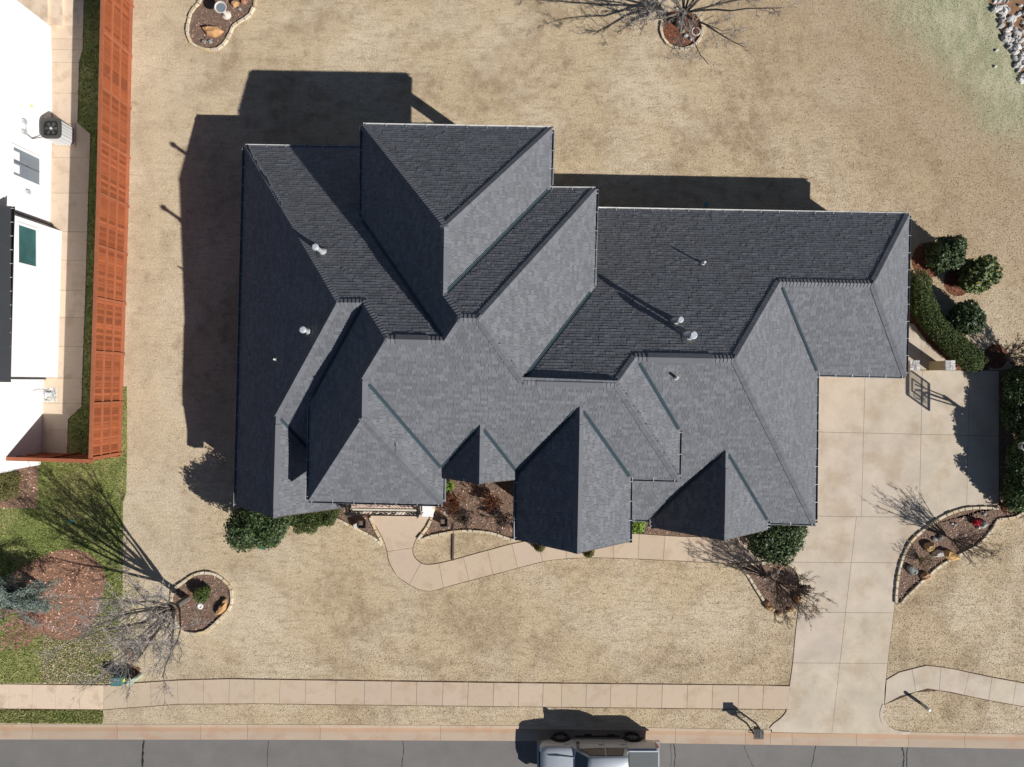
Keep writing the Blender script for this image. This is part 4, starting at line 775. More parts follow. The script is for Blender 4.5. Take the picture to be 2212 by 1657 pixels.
gr = ring([(95.5, 838), (124, 838), (124, 868), (94.5, 868)]); m = MB(); m.add([(p[0], p[1], .036) for p in gr], [(3, 2, 1, 0)] if False else [(0, 1, 2, 3)]); dg = m.build('gravel_drain', MT['lime'], kind='structure')
for i in range(70): p = MB(); x, y = random.uniform(gr[0][0] + .05, gr[1][0] - .05), random.uniform(gr[2][1] + .05, gr[0][1] - .05); t = random.uniform(.5, 1.2); p.box((x, y, .05), random.uniform(.02, .04), random.uniform(.02, .04), .02, random.random() * 3, (t, t, t), .7); p.build('pebble', MT['lime'], dg)
q = G(106, 850); fc = thing('hose_bib', 'grey metal standpipe tap over the square gravel drain', 'tap', q); m = MB(); m.tube([q + Vector((-.1, .1, 0)), q + Vector((-.1, .1, .65)), q + Vector((-.35, .15, .9)), q + Vector((-.55, 0, .8))], .022, 8); m.build('pipe', MT['acgrey'], fc); m = MB(); m.box(q + Vector((.05, -.05, .1)), .16, .1, .06); m.build('drain_cover', MT['galv'], fc)
# ------------------------------------------------------------------ gate pillars
for x0, x1, lab in ((1965, 1985.5, 'tan stucco pillar with stone top standing close to garage eave'), (2041.5, 2062, 'tan stucco pillar with stone top beside the curved hedge end')):
    zt = 1.42; a, b = G(x0, 778.5, zt), G(x1, 800, zt); c = (a + b) / 2; hx, hy = (b.x - a.x) / 2, (a.y - b.y) / 2; pil = thing('gate_pillar', lab, 'pillar', (c.x, c.y, 0), 'stone topped pillars by the side walk')
    m = MB(); m.box((c.x, c.y, zt / 2 - .03), hx * .94, hy * .94, zt / 2 - .03); m.build('shaft', MT['tan'], pil)
    cells_ = [[(a.x, b.y), (b.x, b.y), (b.x, a.y), (a.x, a.y)]]
    for _ in range(3):
        nx = []
        for po in cells_:
            cx_, cy_ = sum(p[0] for p in po) / len(po), sum(p[1] for p in po) / len(po); w_ = max(p[0] for p in po) - min(p[0] for p in po); hh = max(p[1] for p in po) - min(p[1] for p in po); an = random.uniform(-.3, .3) + (math.pi / 2 if w_ > hh else 0)
            pa = (cx_ + random.uniform(-.03, .03), cy_ + random.uniform(-.03, .03)); nx += split([po], pa, (pa[0] + math.cos(an), pa[1] + math.sin(an)), .008)
        cells_ = nx
    for po in cells_: m = MB(); t = random.uniform(.6, 1.1); m.prism(po, zt - .08, zt + random.uniform(0, .025), (t, t, t * 1.02)); m.build('cap_stone', MT['lime'], pil)
# ------------------------------------------------------------------ basketball hoop
base = G(2192, 966); hoop = thing('basketball_hoop', 'tall black basketball goal rising out of the evergreen bushes', 'basketball hoop', base)
bxp = G(2139.6, 953); m = MB(); m.tube([base, base + Vector((0, 0, 3.15))], .075, 10); m.build('pole', MT['black'], hoop)
X = bxp.x; Yc = bxp.y; m = MB(); m.box((X, Yc, 3.23), .012, .64, .47); m.build('backboard', MT['clear'], hoop); m = MB()
for dy, dz, sy, sz in ((0, .48, .67, .035), (0, -.48, .67, .035), (.65, 0, .035, .5), (-.65, 0, .035, .5), (0, -.17, .62, .014), (0, .25, .3, .014), (.3, .0, .02, .26), (-.3, .0, .02, .26), (0, .4, .62, .012)): m.box((X, Yc + dy, 3.23 + dz), .03, sy, sz)
m.build('board_frame', MT['black'], hoop)
for z, dy in ((2.85, .12), (2.85, -.12), (3.3, .12), (3.3, -.12)): m = MB(); m.beam((X, Yc + dy, z + .05), (base.x, base.y + dy * .6, z - .2 if z < 3 else 2.98), .05, .05); m.build('support_arm', MT['black'], hoop)
m = MB(); m.beam((base.x, base.y, 2.2), (base.x - .25, base.y + .02, 1.9), .05, .05); m.build('height_lever', MT['black'], hoop)
m = MB(); m.torus((X - .33, Yc, 2.9), .235, .016, n=24); m.beam((X, Yc, 2.9), (X - .1, Yc, 2.9), .14, .05); m.build('rim', MT['white'], hoop); m = MB()
for k in range(12):
    a = k * math.pi / 6; a2 = a + .26; p0 = Vector((X - .33 + .23 * math.cos(a), Yc + .23 * math.sin(a), 2.9)); p1 = Vector((X - .33 + .14 * math.cos(a2), Yc + .14 * math.sin(a2), 2.5)); p2 = Vector((X - .33 + .14 * math.cos(a - .26), Yc + .14 * math.sin(a - .26), 2.5)); m.tube([p0, p1], .006, 4); m.tube([p0, p2], .006, 4)
m.build('net', MT['white'], hoop)
# ------------------------------------------------------------------ mailbox, marker post, pedestals
q = G(1622, 1562); mb_ = thing('mailbox', 'black double-post mailbox with slatted roof standing by the kerb', 'mailbox', q)
for dx in (-.22, .22): m = MB(); m.box((q.x + dx, q.y, .48), .03, .03, .5); m.box((q.x + dx, q.y, 1.0), .045, .045, .025); m.build('post', MT['black'], mb_)
m = MB(); prof = [(-.13, 0), (-.13, .18)] + [(-.13 * math.cos(t), .18 + .11 * math.sin(t)) for t in (.4, .9, 1.57, 2.24, 2.74)] + [(.13, .18), (.13, 0)]; n = len(prof); vs = [(q.x + x, q.y - .22, .74 + z) for x, z in prof] + [(q.x + x, q.y + .2, .74 + z) for x, z in prof]; m.add(vs, [tuple(range(n)), tuple(range(n, 2 * n))[::-1]] + [(i, i + n, (i + 1) % n + n, (i + 1) % n) for i in range(n)]); m.build('box_body', MT['black'], mb_)
for k in range(7): m = MB(); m.box((q.x - .21 + k * .07, q.y - .02, 1.055), .026, .235, .012, col=(2.6, 2.6, 2.6)); m.build('roof_slat', MT['black'], mb_)
m = MB(); m.beam((q.x - .3, q.y, .66), (q.x + .3, q.y, .66), .04, .04); m.torus((q.x - .33, q.y, .84), .1, .014, (0, 1, 0), 14, 5); m.torus((q.x, q.y, .45), .12, .014, (0, 1, 0), 14, 5); m.build('scroll_bracket', MT['black'], mb_)
q = G(1988, 1519); mp = thing('marker_post', 'slim white capped plastic marker post standing in dry grass', 'post', q)
m = MB(); m.tube([q, q + Vector((0, 0, .66))], .075, 16, (.42, .46, .44)); m.build('tube', MT['white'], mp); m = MB(); m.lathe(q + Vector((0, 0, .65)), [(.082, 0), (.086, .02), (.086, .07), (.06, .1), (.02, .11)], 16, (1.08, 1.08, 1.08)); m.build('cap', MT['white'], mp)
q = G(268, 1460); ped = thing('utility_pedestal', 'dark green utility pedestal with yellow sticker beside the sidewalk', 'utility box', q); m = MB(); m.box((q.x, q.y, .32), .27, .19, .33, taper=.96); m.build('body', MT['teal'], ped); m = MB(); m.box((q.x, q.y, .68), .29, .21, .04, taper=.93, col=(1.3, 1.35, 1.4)); m.build('lid', MT['teal'], ped); m = MB(); m.box((q.x + .275, q.y, .5), .008, .07, .09); m.build('sticker', MT['yellow'], ped)
q = G(298, 1462); ped = thing('utility_pedestal', 'pale cream utility pedestal with rounded top beside the sidewalk', 'utility box', q); m = MB(); rr = [];
for k in range(16): t = 2 * math.pi * k / 16; ca, sa = math.cos(.65), math.sin(.65); x, y = (.17 if math.cos(t) > 0 else -.17) + .1 * math.cos(t), .1 * math.sin(t); rr.append((q.x + x * ca - y * sa, q.y + x * sa + y * ca))
m.prism(rr, 0, .56); m.build('body', MT['cream'], ped); m = MB(); m.prism([(q.x + (p[0] - q.x) * .9, q.y + (p[1] - q.y) * .9) for p in rr], .56, .62, (1.1, 1.1, 1.1)); m.build('lid', MT['cream'], ped)
def dirt(x, y, r, lab): m = MB(); P_ = [G(x, y).xy + Vector((math.cos(a), math.sin(a))) * r * random.uniform(.6, 1.2) for a in [k * math.pi / 7 for k in range(14)]]; m.add([(p.x, p.y, .014) for p in P_], [tuple(range(14))]); m.build('bare_soil', MT['redmulch'], kind='structure')
dirt(262, 1450, .35, ''); dirt(290, 1452, .35, ''); dirt(282, 1416, .3, ''); dirt(405, 1290, .3, '')
for x, y, n_, lab in ((154, 1126, 'sprinkler_head', 'teal sprinkler valve lid in the green lawn'), (566, 1182, 'sprinkler_head', 'teal sprinkler valve lid at edge of big round holly'), (1525, 442, 'sprinkler_head', 'blue round valve lid in shade behind the house')):
    q = G(x, y); m = MB(); m.lathe(q, [(.11, 0), (.11, .03), (.09, .045), (.03, .05)], 14, (1.4, 2.2, 2.4)); m.build(n_, MT['teal'], label=lab, cat='valve lid')
q = G(433, 1309); m = MB(); m.lathe(q, [(.14, 0), (.15, .05), (.09, .07), (.05, .03), (.05, .02)], 10); m.build('ground_light', MT['white'], label='small white ground light in the oval mulch bed', cat='light')
q = G(187, 1432); m = MB(); m.lathe(q, [(.1, 0), (.1, .012), (.07, .02), (.05, .005)], 12); m.build('clean_out_cap', MT['brown'], label='small brown round cleanout cap in grass by pedestals', cat='cap')
for (a, b, n_, lab) in (((979.5, 1133), (978, 1211), 'drain_pipe', 'long brown square downspout pipe lying across small lawn island'), ((1391.5, 1121), (1391, 1154), 'drain_pipe', 'short grey downspout pipe lying in bed under eave')):
    m = MB(); m.beam(G(*a, .06), G(*b, .06), .075, .06); m.build(n_, MT['brown'], label=lab, cat='pipe')
for x, y, lab in ((785, 1129, 'square black planter beside the walk on bush side'), (960, 1126, 'square black planter under rusty bare shrub')):
    q = G(x, y); pt = thing('planter', lab, 'planter', q, 'black planters by the entry'); m = MB(); o_ = .17; vs = []
    for s, z in ((.13, 0), (.19, .42), (.16, .42), (.14, .3)): vs += [(q.x + dx * s, q.y + dy * s, z) for dx, dy in ((-1, -1), (1, -1), (1, 1), (-1, 1))]
    m.add(vs, [(a * 4 + i, a * 4 + (i + 1) % 4, (a + 1) * 4 + (i + 1) % 4, (a + 1) * 4 + i) for a in range(3) for i in range(4)], (2.2, 2.2, 2.2)); m.build('pot', MT['black'], pt); m = MB(); m.box((q.x, q.y, .29), .14, .14, .01); m.build('soil', MT['mulch'], pt)
q = G(772, 1134); m = MB(); m.box((q.x, q.y, .18), .1, .12, .18, .4); m.build('garden_figure', MT['lime'], label='small pale stone figure beside the bush side planter', cat='ornament')
q = G(968, 1105, .4); m = MB(); m.torus(q, .2, .022, n=22); m.tube([(q.x + .2, q.y, 0), (q.x + .2, q.y, .4)], .015, 6); m.build('wire_hoop', MT['acgrey'], label='grey ring on a stake among rusty bare shrubs', cat='hoop')
# ------------------------------------------------------------------ bird bath, ornaments and rocks
q = G(490, 34); bb_ = thing('birdbath', 'pale stone birdbath standing in the upper mulch bed', 'birdbath', q)
m = MB(); m.lathe(q, [(.22, 0), (.22, .06), (.12, .12), (.09, .3), (.1, .55), (.14, .66)], 18); m.build('pedestal', MT['ceramic'], bb_, smooth=True); m = MB(); m.lathe(q + Vector((0, 0, .64)), [(.1, 0), (.27, .09), (.3, .15), (.27, .16), (.22, .11), (.08, .09)], 24); m.build('basin', MT['ceramic'], bb_, smooth=True); m = MB(); m.lathe(q + Vector((0, 0, .755)), [(.22, 0), (.21, .004)], 20); m.build('water', MT['shade'], bb_)
def rock(x, y, L_, W_, h, ang, lab=None, mat='boulder', tint=(1, 1, 1), group=None, name='boulder', z=0.0, sides=9, seed=None):
    r = random.Random(seed if seed is not None else int(x * 7 + y * 13)); q = G(x, y); vs = []; ca, sa = math.cos(ang), math.sin(ang); m = MB(); n = sides; base_ = [r.uniform(.78, 1.12) for _ in range(n)]
    levels = ((1.0, 0), (1.02, .35), (.86, .75), (.5, .98)) if h > .12 else ((1.0, 0), (.95, .6), (.6, 1.0))
    for s, zz in levels:
        for k in range(n):
            t = 2 * math.pi * k / n; rr_ = base_[k] * s * r.uniform(.93, 1.07); X_, Y_ = math.cos(t) * L_ * rr_, math.sin(t) * W_ * rr_; vs.append((q.x + X_ * ca - Y_ * sa, q.y + X_ * sa + Y_ * ca, z + max(0, h * zz + (r.uniform(-.1, .1) * h if zz > 0 else -.02))))
    nl = len(levels); m.add(vs, [(a * n + i, a * n + (i + 1) % n, (a + 1) * n + (i + 1) % n, (a + 1) * n + i) for a in range(nl - 1) for i in range(n)] + [tuple((nl - 1) * n + k for k in range(n))], tint); return m.build(name, MT[mat], label=lab, cat='rock' if lab else None, group=group)
rock(460, 69, .5, .26, .3, -.05, 'long flat orange boulder in the bed below the birdbath', tint=(1.05, .72, .48)); rock(509, 11, .2, .15, .25, .3, 'rough orange rock near top of the birdbath bed', tint=(1.1, .8, .55)); rock(528, 6, .14, .12, .2, .2, 'reddish rock beside the orange one in birdbath bed', tint=(.8, .45, .38))
rock(441, 91, .11, .1, .12, 0, 'round dark grey stone beneath the long orange boulder', 'lime', (.33, .36, .38)); rock(455, 91, .11, .1, .12, 0, 'round grey-green stone paired with darker one in birdbath bed', 'lime', (.45, .52, .5)); rock(518, 21, .09, .08, .1, 0, 'small grey stone next to the birdbath', 'lime', (.5, .52, .54))
rock(481, 1313, .40, .17, .3, .95, 'tall orange boulder on the rim of the oval bed', tint=(1.05, .75, .45)); rock(487, 1298, .16, .13, .22, .5, 'smaller tan rock touching the tall orange boulder', tint=(.95, .75, .55))
for x, y, L_, W_, h, an, t, lab, mt in ((2034, 1172, .0, 0, 0, 0, 0, 0, 0),)[1:]: pass
B6 = [((345, 395), .30, .22, .34, .4, (.95, .78, .55), 'tan boulder leaning left of white rock in kerbed bed', 'boulder'), ((415, 452), .28, .18, .3, .2, (.75, .72, .7), 'white veined boulder between tan and golden ones', 'lime'), ((518, 470), .42, .26, .36, -.3, (1.1, .85, .5), 'big golden boulder on the lawn rim of the bed', 'boulder'), ((200, 592), .28, .22, .3, -.5, (.42, .44, .44), 'dark grey mossy boulder at the narrow end of bed', 'lime'), ((310, 640), .26, .2, .28, .1, (1.0, .68, .56), 'pink boulder sitting in the edging stones', 'boulder'), ((395, 333), .13, .11, .14, 0, (.5, .55, .58), 'small grey-blue rock beside bare shrub stems', 'lime'), ((440, 318), .14, .12, .16, .3, (.3, .32, .33), 'small dark rock beside bare shrub stems', 'lime'), ((565, 210), .13, .1, .12, .2, (.5, .46, .45), 'small purple-grey rock near the driveway curve', 'lime'), ((545, 200), .08, .06, .1, .2, (.95, .95, .95), 'tiny white rock near the driveway curve', 'lime'), ((765, 232), .12, .1, .16, .2, (.8, .78, .72), 'pale rock next to the red flowers', 'lime'), ((815, 220), .2, .09, .12, .5, (.85, .85, .82), 'long pale flat rock behind the red flowers', 'lime'), ((800, 190), .16, .14, .24, .2, (.25, .25, .26), 'dark rock behind the red flowers', 'lime'), ((815, 120), .12, .1, .1, .2, (.45, .52, .54), 'blue-grey rock near the top of kerbed bed', 'lime')]
for p, L_, W_, h, an, t, lab, mt in B6: x, y = R6(p); rock(x, y, L_, W_, h, an, lab, mt, t)
B7 = [((425, 535), .16, .13, .26, .2, (1.0, .72, .6), 'pink rock at the lawn corner of small driveway bed', 'boulder'), ((455, 590), .24, .17, .3, -.5, (1.0, .82, .62), 'large tan rock at the lawn corner of small driveway bed', 'boulder'), ((730, 480), .18, .22, .3, .1, (1.15, .75, .42), 'bright orange boulder beneath the dark bare shrub', 'boulder'), ((525, 215), .13, .1, .14, -.5, (.4, .45, .46), 'grey stone beside pink pebble in driveway bed', 'lime'), ((555, 190), .07, .07, .1, 0, (1.0, .6, .5), 'small pink stone in driveway bed', 'boulder'), ((580, 235), .09, .07, .1, 0, (.4, .45, .46), 'smaller slate stone in driveway bed', 'lime'), ((400, 290), .11, .08, .1, .4, (.5, .55, .56), 'flat blue-grey stone by the shrub trunk', 'lime'), ((378, 272), .07, .07, .12, 0, (1.0, .55, .45), 'red stone atop grey one by shrub trunk', 'boulder'), ((475, 255), .12, .12, .18, 0, (.25, .27, .28), 'dark round stone right against the shrub trunk', 'lime'), ((550, 640), .14, .1, .16, 0, (1.1, .82, .5), 'golden rock half hidden under bare shrub twigs', 'boulder'), ((660, 610), .16, .12, .16, 0, (.9, .7, .5), 'brown rock in the shade of bare shrub twigs', 'boulder')]
for p, L_, W_, h, an, t, lab, mt in B7: x, y = R7(p); rock(x, y, L_, W_, h, an, lab, mt, t)
Z4 = lambda x, y: ((2450 + .2712 * x) / 1.8526, .2712 * y / 1.8526)
q = G(*Z4(1232, 465), .35); m = MB(); m.torus(q, .2, .022, n=28); m.build('white_ring', MT['white'], label='white ring hoop standing in the round tree bed', cat='ring')
for zx, zy, s, t, lab in ((1195, 310, .11, 0, 'orange clay pot in the round tree bed'),): x, y = Z4(zx, zy); q = G(x, y); m = MB(); m.lathe(q, [(.06, 0), (.1, .14), (.08, .14), (.06, .05)], 12); m.build('clay_pot', MT['orange'], label=lab, cat='pot')
for zx, zy, t, lab in ((1080, 540, (.85, .85, .85), 'pale little rock in round tree bed'), (1160, 580, (.7, .72, .74), 'greyish flat rock in round tree bed below ring'), (945, 690, (.2, .2, .2), 'black rock at lower rim of round tree bed'), (1040, 470, (.5, .5, .36), 'mossy rock in the middle of round tree bed'), (850, 310, (.35, .42, .6), 'blue-grey rock beside the trunk in round bed')): x, y = Z4(zx, zy); rock(x, y, .12, .09, .13, .4, lab, 'lime', t)
# white limestone rubble at the back corner
rr_ = random.Random(5); spots = []
while len(spots) < 130:
    t = rr_.random(); y = -30 + 215 * t; x = 2136 + .0 + (y / 170) * 62 + abs(rr_.gauss(0, 42)) if y > 0 else 2136 + rr_.random() * 60
    if all((x - a) ** 2 + (y - b) ** 2 > 30 for a, b in spots): spots.append((x, y))
for x, y in spots:
    t = rr_.uniform(.65, 1.12); sz = rr_.uniform(.08, .24); lab_ = ('large ' if sz > .185 else 'small ' if sz < .12 else 'middling ') + ('bright white' if t > .9 else 'greyish') + ' limestone rock in the rubble at the lawn corner'; rock(x, y, sz, sz * rr_.uniform(.5, .75), rr_.uniform(.08, .22), rr_.uniform(0, 3), lab_, 'lime', (t, t, t * 1.02), 'limestone rubble by the lawn', 'rubble_rock', sides=6, seed=rr_.random())
for x, y in ((2148, 145), (2151, 110)): rock(x, y, .1, .07, .1, .5, 'white stray rock lying on the pale green grass', 'lime', (1.05, 1.05, 1.05), 'stray rocks on grass', 'rubble_rock', sides=6)
# ------------------------------------------------------------------ plants
def leaf_cloud(centers, size, mat, name, parent, n, tint=(.6, 1.35), squash=1.0, up=.35, shell=.62, asp=.55, clump=.0, yellow=0.0):
    """leaf-sized quads spread through a set of ellipsoids (x,y,z,rx,ry,rz)"""
    C = np.array(centers, float); vol = C[:, 3] * C[:, 4] * C[:, 5]; idx = RNG.choice(len(C), n, p=vol / vol.sum()); d = RNG.normal(size=(n, 3)); d /= np.linalg.norm(d, axis=1)[:, None]
    r = shell + (1 - shell) * RNG.random(n) ** .6
    lump = 1 + .10 * np.sin(d[:, 0] * 7 + idx) * np.sin(d[:, 1] * 6 + 2 * idx) + .08 * np.sin(d[:, 2] * 9 + d[:, 0] * 11 + idx); r = r * lump
    P_ = C[idx, :3] + d * r[:, None] * C[idx, 3:6]; nrm = d * (1 - up) + np.array([0, 0, 1]) * up + RNG.normal(size=(n, 3)) * .55; nrm /= np.linalg.norm(nrm, axis=1)[:, None]
    a = np.cross(nrm, RNG.normal(size=(n, 3))); a /= np.linalg.norm(a, axis=1)[:, None]; b = np.cross(nrm, a); s = size * RNG.uniform(.6, 1.3, n)[:, None]
    k = P_[:, 2] > .01; V = np.stack([P_ - a * s, P_ + b * s * asp - a * s * .1, P_ + a * s, P_ - b * s * asp - a * s * .1], 1)[k]; n2 = len(V)
    V[:, :, 2] = np.maximum(V[:, :, 2], .012)
    t = RNG.uniform(tint[0], tint[1], n2); cols = np.stack([t, t, t * .95], 1)
    if yellow: y_ = RNG.random(n2) < yellow; cols[y_] *= np.array([3.2, 1.9, .8])
    return npmesh(name, V.reshape(-1, 3), np.arange(4 * n2).reshape(n2, 4), cols, MT[mat], parent=parent)
def stems(parent, q, h, r, n, mat='bark', name='stem', spread=.4):
    for k in range(n):
        a = 2 * math.pi * k / n + random.random(); m = MB(); m.tube([q + Vector((.05 * math.cos(a), .05 * math.sin(a), 0)), q + Vector((r * spread * .5 * math.cos(a), r * spread * .5 * math.sin(a), h * .5)), q + Vector((r * spread * math.cos(a), r * spread * math.sin(a), h))], [.035, .025, .012], 6); m.build(name, MT[mat], parent)
def bush(x, y, r, h, lab, mat='leaf', n=6000, size=.07, name='evergreen_bush', group=None, z0=.15, tint=(.55, 1.4), lobes=6, yellow=0, asp=.55):
    q = G(x, y); t = thing(name, lab, 'bush', q, group); cs = [(q.x, q.y, z0 + (h - z0) / 2, r * .92, r * .92, (h - z0) / 2)]
    for k in range(lobes): a = 2 * math.pi * k / lobes + random.random() * .6; rr_ = r * random.uniform(.42, .58); hh = random.uniform(.25, .8) * h; cs.append((q.x + math.cos(a) * (r - rr_ * .8), q.y + math.sin(a) * (r - rr_ * .8), max(hh, rr_), rr_, rr_, min(rr_ * 1.1, h * .45)))
    leaf_cloud(cs, size, mat, 'crown', t, n, tint, yellow=yellow, asp=asp); stems(t, q, h * .7, r, 4); return t
bush(589, 1112, 1.28, 3.05, 'large round dark holly at the corner of the house', n=24000, size=.062, name='holly_bush', tint=(.4, 1.7), lobes=13)
bush(1652, 1140, 1.32, 2.35, 'large round dark holly beside garage corner and driveway', n=24000, size=.062, name='holly_bush', tint=(.4, 1.7), lobes=13)
for x, y, r, lab in ((632, 1104, .62, 'low clipped boxwood next to the big holly'), (667, 1118, .72, 'rounded clipped boxwood bulging over the edging stones'), (706, 1104, .68, 'clipped boxwood nearest the balcony railing')): bush(x, y, r, .8, lab, 'box', 7000, .04, 'boxwood', 'boxwoods under the gable', tint=(.4, 1.1), lobes=5)
bush(1371, 1128, .42, .8, 'bright green leafy shrub tucked under the eave', 'lime_leaf', 2600, .05, 'green_shrub'); bush(963, 1050, .36, .55, 'bright yellow-green clump beside the entry block', 'lime_leaf', 1600, .06, 'green_clump', lobes=3)
def cone(x, y, lab):
    q = G(x, y); t = thing('topiary_cone', lab, 'topiary', q, 'topiary cones by the walk'); cs = [(q.x, q.y, z, r, r, .22) for z, r in ((.2, .30), (.42, .29), (.64, .25), (.86, .2), (1.06, .14), (1.22, .08))]; leaf_cloud(cs, .035, 'juniper', 'crown', t, 4200, (.5, 1.2)); stems(t, q, 1.0, .1, 1)
cone(1164, 1174, 'clipped cone shrub below the valley side of big gable'); cone(1268, 1186, 'clipped cone shrub below the peak of big gable')
bush(443, 1279, .38, .62, 'small clipped green ball shrub in the oval bed', 'box', 4200, .035, 'ball_shrub', tint=(.6, 1.4))
bush(2018, 556, .78, 1.75, 'dense dark evergreen shrub in a red mulch ring', n=11000, size=.062, name='evergreen_shrub', lobes=9); bush(2090, 600, .82, 1.55, 'loose young magnolia with yellowing leaves in mulch ring', 'mag', 3000, .12, 'magnolia', lobes=8, yellow=.05, asp=.4, tint=(.6, 1.8)); bush(2062, 690, .80, 1.6, 'blue-green evergreen shrub behind the curved hedge', n=9500, size=.06, name='evergreen_shrub', tint=(.6, 1.3))
hd = thing('hedge', 'clipped curved dark green hedge beside the side walk', 'hedge', G(2010, 690))
hp = smooth_loop([(1968, 610), (1972, 640), (1984, 672), (2003, 702), (2030, 730), (2060, 758), (2086, 780)], 4, False)
leaf_cloud([(*G(x, y).xy, .55, .56, .56, .56) for x, y in hp], .034, 'box', 'foliage', hd, 42000, (.35, 1.35), shell=.8)
for x, y in hp[::3]: stems(hd, G(x, y), .7, .25, 3)
for x, y, r, h, lab in ((2187, 838, 1.05, 2.0, 'tall dark evergreen bush at head of the driveway'), (2185, 905, .9, 1.75, 'dark evergreen bush around the basketball pole'), (2187, 985, 1.05, 2.1, 'broad dark evergreen bush right behind basketball pole'), (2188, 1056, 1.0, 1.9, 'dark evergreen bush above the kerbed rock bed')): bush(x, y, r, h, lab, n=17000, size=.065, group='evergreen bushes beside the driveway', lobes=11, tint=(.6, 2.2))
bush(22, 1043, .78, .55, 'low spreading olive juniper in the mulch by white wall', 'juniper', 7000, .05, 'juniper', lobes=7, tint=(.6, 1.5), asp=.25)
# bare trees and shrubs
def branchy(q, parent, height, limbs, spread, seed, mats=('bark', 'twig'), trunk=1.0, r0=.09, sub=9, twigs=6, tl=.5, lean=Vector((0, 0, 0)), names=('trunk', 'crown'), rtw=.006, gravity=0.0, fork=.2, lf=.42):
    rnd = random.Random(seed); tr = MB(); cr = MB(); top = q + Vector((lean.x * trunk / height, lean.y * trunk / height, trunk))
    if trunk > .05: tr.tube([q + Vector((0, 0, -.05)), q.lerp(top, .5) + Vector((rnd.uniform(-.03, .03), rnd.uniform(-.03, .03), 0)), top], [r0 * 1.25, r0, r0 * .85], 9)
    def twig(p, d, L, r, lev):
        pts = [p]; dd = d.normalized(); k = 3 if lev < 2 else 2
        for i in range(k): dd = (dd + Vector((rnd.gauss(0, .16), rnd.gauss(0, .16), rnd.gauss(0, .12) + .05 - gravity))).normalized(); pts.append(pts[-1] + dd * (L / k))
        m_ = cr; t = rnd.uniform(.7, 1.3); m_.tube(pts, [r * (1 - .75 * i / k) for i in range(k + 1)], 4 if lev < 2 else 3, (t, t, t), cap=False)
        if lev < 3:
            for j in range(twigs if lev > 1 else sub if lev == 1 else 0):
                f = rnd.uniform(.2, 1); s = f * k; i = min(int(s), k - 1); pp = pts[i].lerp(pts[i + 1], s - i); a = rnd.uniform(0, 2 * math.pi); o = Vector((math.cos(a), math.sin(a), rnd.uniform(-.1, .6))); nd = (dd * rnd.uniform(.5, 1.1) + o * rnd.uniform(.5, .9)).normalized(); twig(pp, nd, L * rnd.uniform(.35, .6) * tl * 1.6, max(rtw, r * .45), lev + 1)
    for k in range(limbs):
        a = 2 * math.pi * (k + rnd.uniform(-.25, .25)) / limbs; el = rnd.uniform(.05, 1.0) ** .65; d = Vector((math.cos(a) * spread * el, math.sin(a) * spread * el, height - trunk)); L = d.length * rnd.uniform(.82, 1.06); st_ = q.lerp(top, rnd.uniform(1 - fork, 1)) if trunk > .05 else q
        dd = (Vector((math.cos(a), math.sin(a), 1.2)) * .5 + d.normalized()).normalized(); pts = [st_]; kk = 6
        for i in range(kk): f = (i + 1) / kk; dd = (dd * .6 + d.normalized() * .6 + Vector((rnd.gauss(0, .1), rnd.gauss(0, .1), 0))).normalized(); pts.append(pts[-1] + dd * L / kk)
        rad = [r0 * lf * (1 - .85 * i / kk) + .006 for i in range(kk + 1)]; t = rnd.uniform(.85, 1.15); tr.tube(pts, rad, 6, (t, t, t), cap=False)
        for j in range(sub):
            f = rnd.uniform(.3, 1); s = f * kk; i = min(int(s), kk - 1); pp = pts[i].lerp(pts[i + 1], s - i); aa = rnd.uniform(0, 2 * math.pi); o = Vector((math.cos(aa), math.sin(aa), rnd.uniform(-.1, .5))); dl = (pts[i + 1] - pts[i]).normalized(); twig(pp, (dl * rnd.uniform(.5, 1.0) + o * .75), L * rnd.uniform(.16, .34) * (1.25 - f * .4) * tl * 2, rad[i] * .5, 1)
    if tr.v: tr.build(names[0], MT[mats[0]], parent)
    if cr.v: cr.build(names[1], MT[mats[1]], parent)
q = G(405, 1292); t = thing('bare_tree', 'leafless pale grey tree rising from the oval stone-edged bed', 'tree', q); branchy(q, t, 6.9, 14, 2.5, 3, trunk=1.5, r0=.15, sub=10, twigs=3, tl=.5, rtw=.008, lean=Vector((-.1, -.1, 0)), fork=.35)
q = G(1466, 52); t = thing('bare_tree', 'leafless spreading tree growing in the round edged bed', 'tree', q); branchy(q, t, 4.4, 13, 4.6, 9, mats=('bark', 'twig'), trunk=1.2, r0=.18, lf=.28, sub=9, twigs=4, tl=.42, rtw=.0075, fork=.3); branchy(q + Vector((0, 0, .9)), t, 1.3, 10, 3.0, 19, mats=('bark', 'bark'), trunk=0, r0=.13, lf=.3, sub=9, twigs=4, tl=.42, rtw=.007, names=('low_limbs', 'low_twigs'))
q = G(1672, 1254); t = thing('bare_shrub', 'dark leafless vase-shaped shrub in the small driveway bed', 'shrub', q); branchy(q, t, 3.2, 26, 1.6, 21, mats=('darktwig', 'darktwig'), trunk=.3, r0=.045, sub=11, twigs=5, tl=.36, rtw=.005)
q = G(2052, 1164); t = thing('bare_shrub', 'dark leafless airy shrub among boulders in kerbed bed', 'shrub', q); branchy(q, t, 2.5, 20, 1.15, 22, mats=('darktwig', 'darktwig'), trunk=.2, r0=.04, sub=7, twigs=5, tl=.42, rtw=.0045)
x, y = R6((265, 500)); q = G(x, y); t = thing('bare_shrub', 'low yellowish bare shrub at the curved driveway edge', 'shrub', q); branchy(q, t, .75, 14, .5, 23, mats=('juniper', 'juniper'), trunk=0, r0=.02, sub=6, twigs=3, tl=.4, rtw=.004, names=('stems', 'crown'))
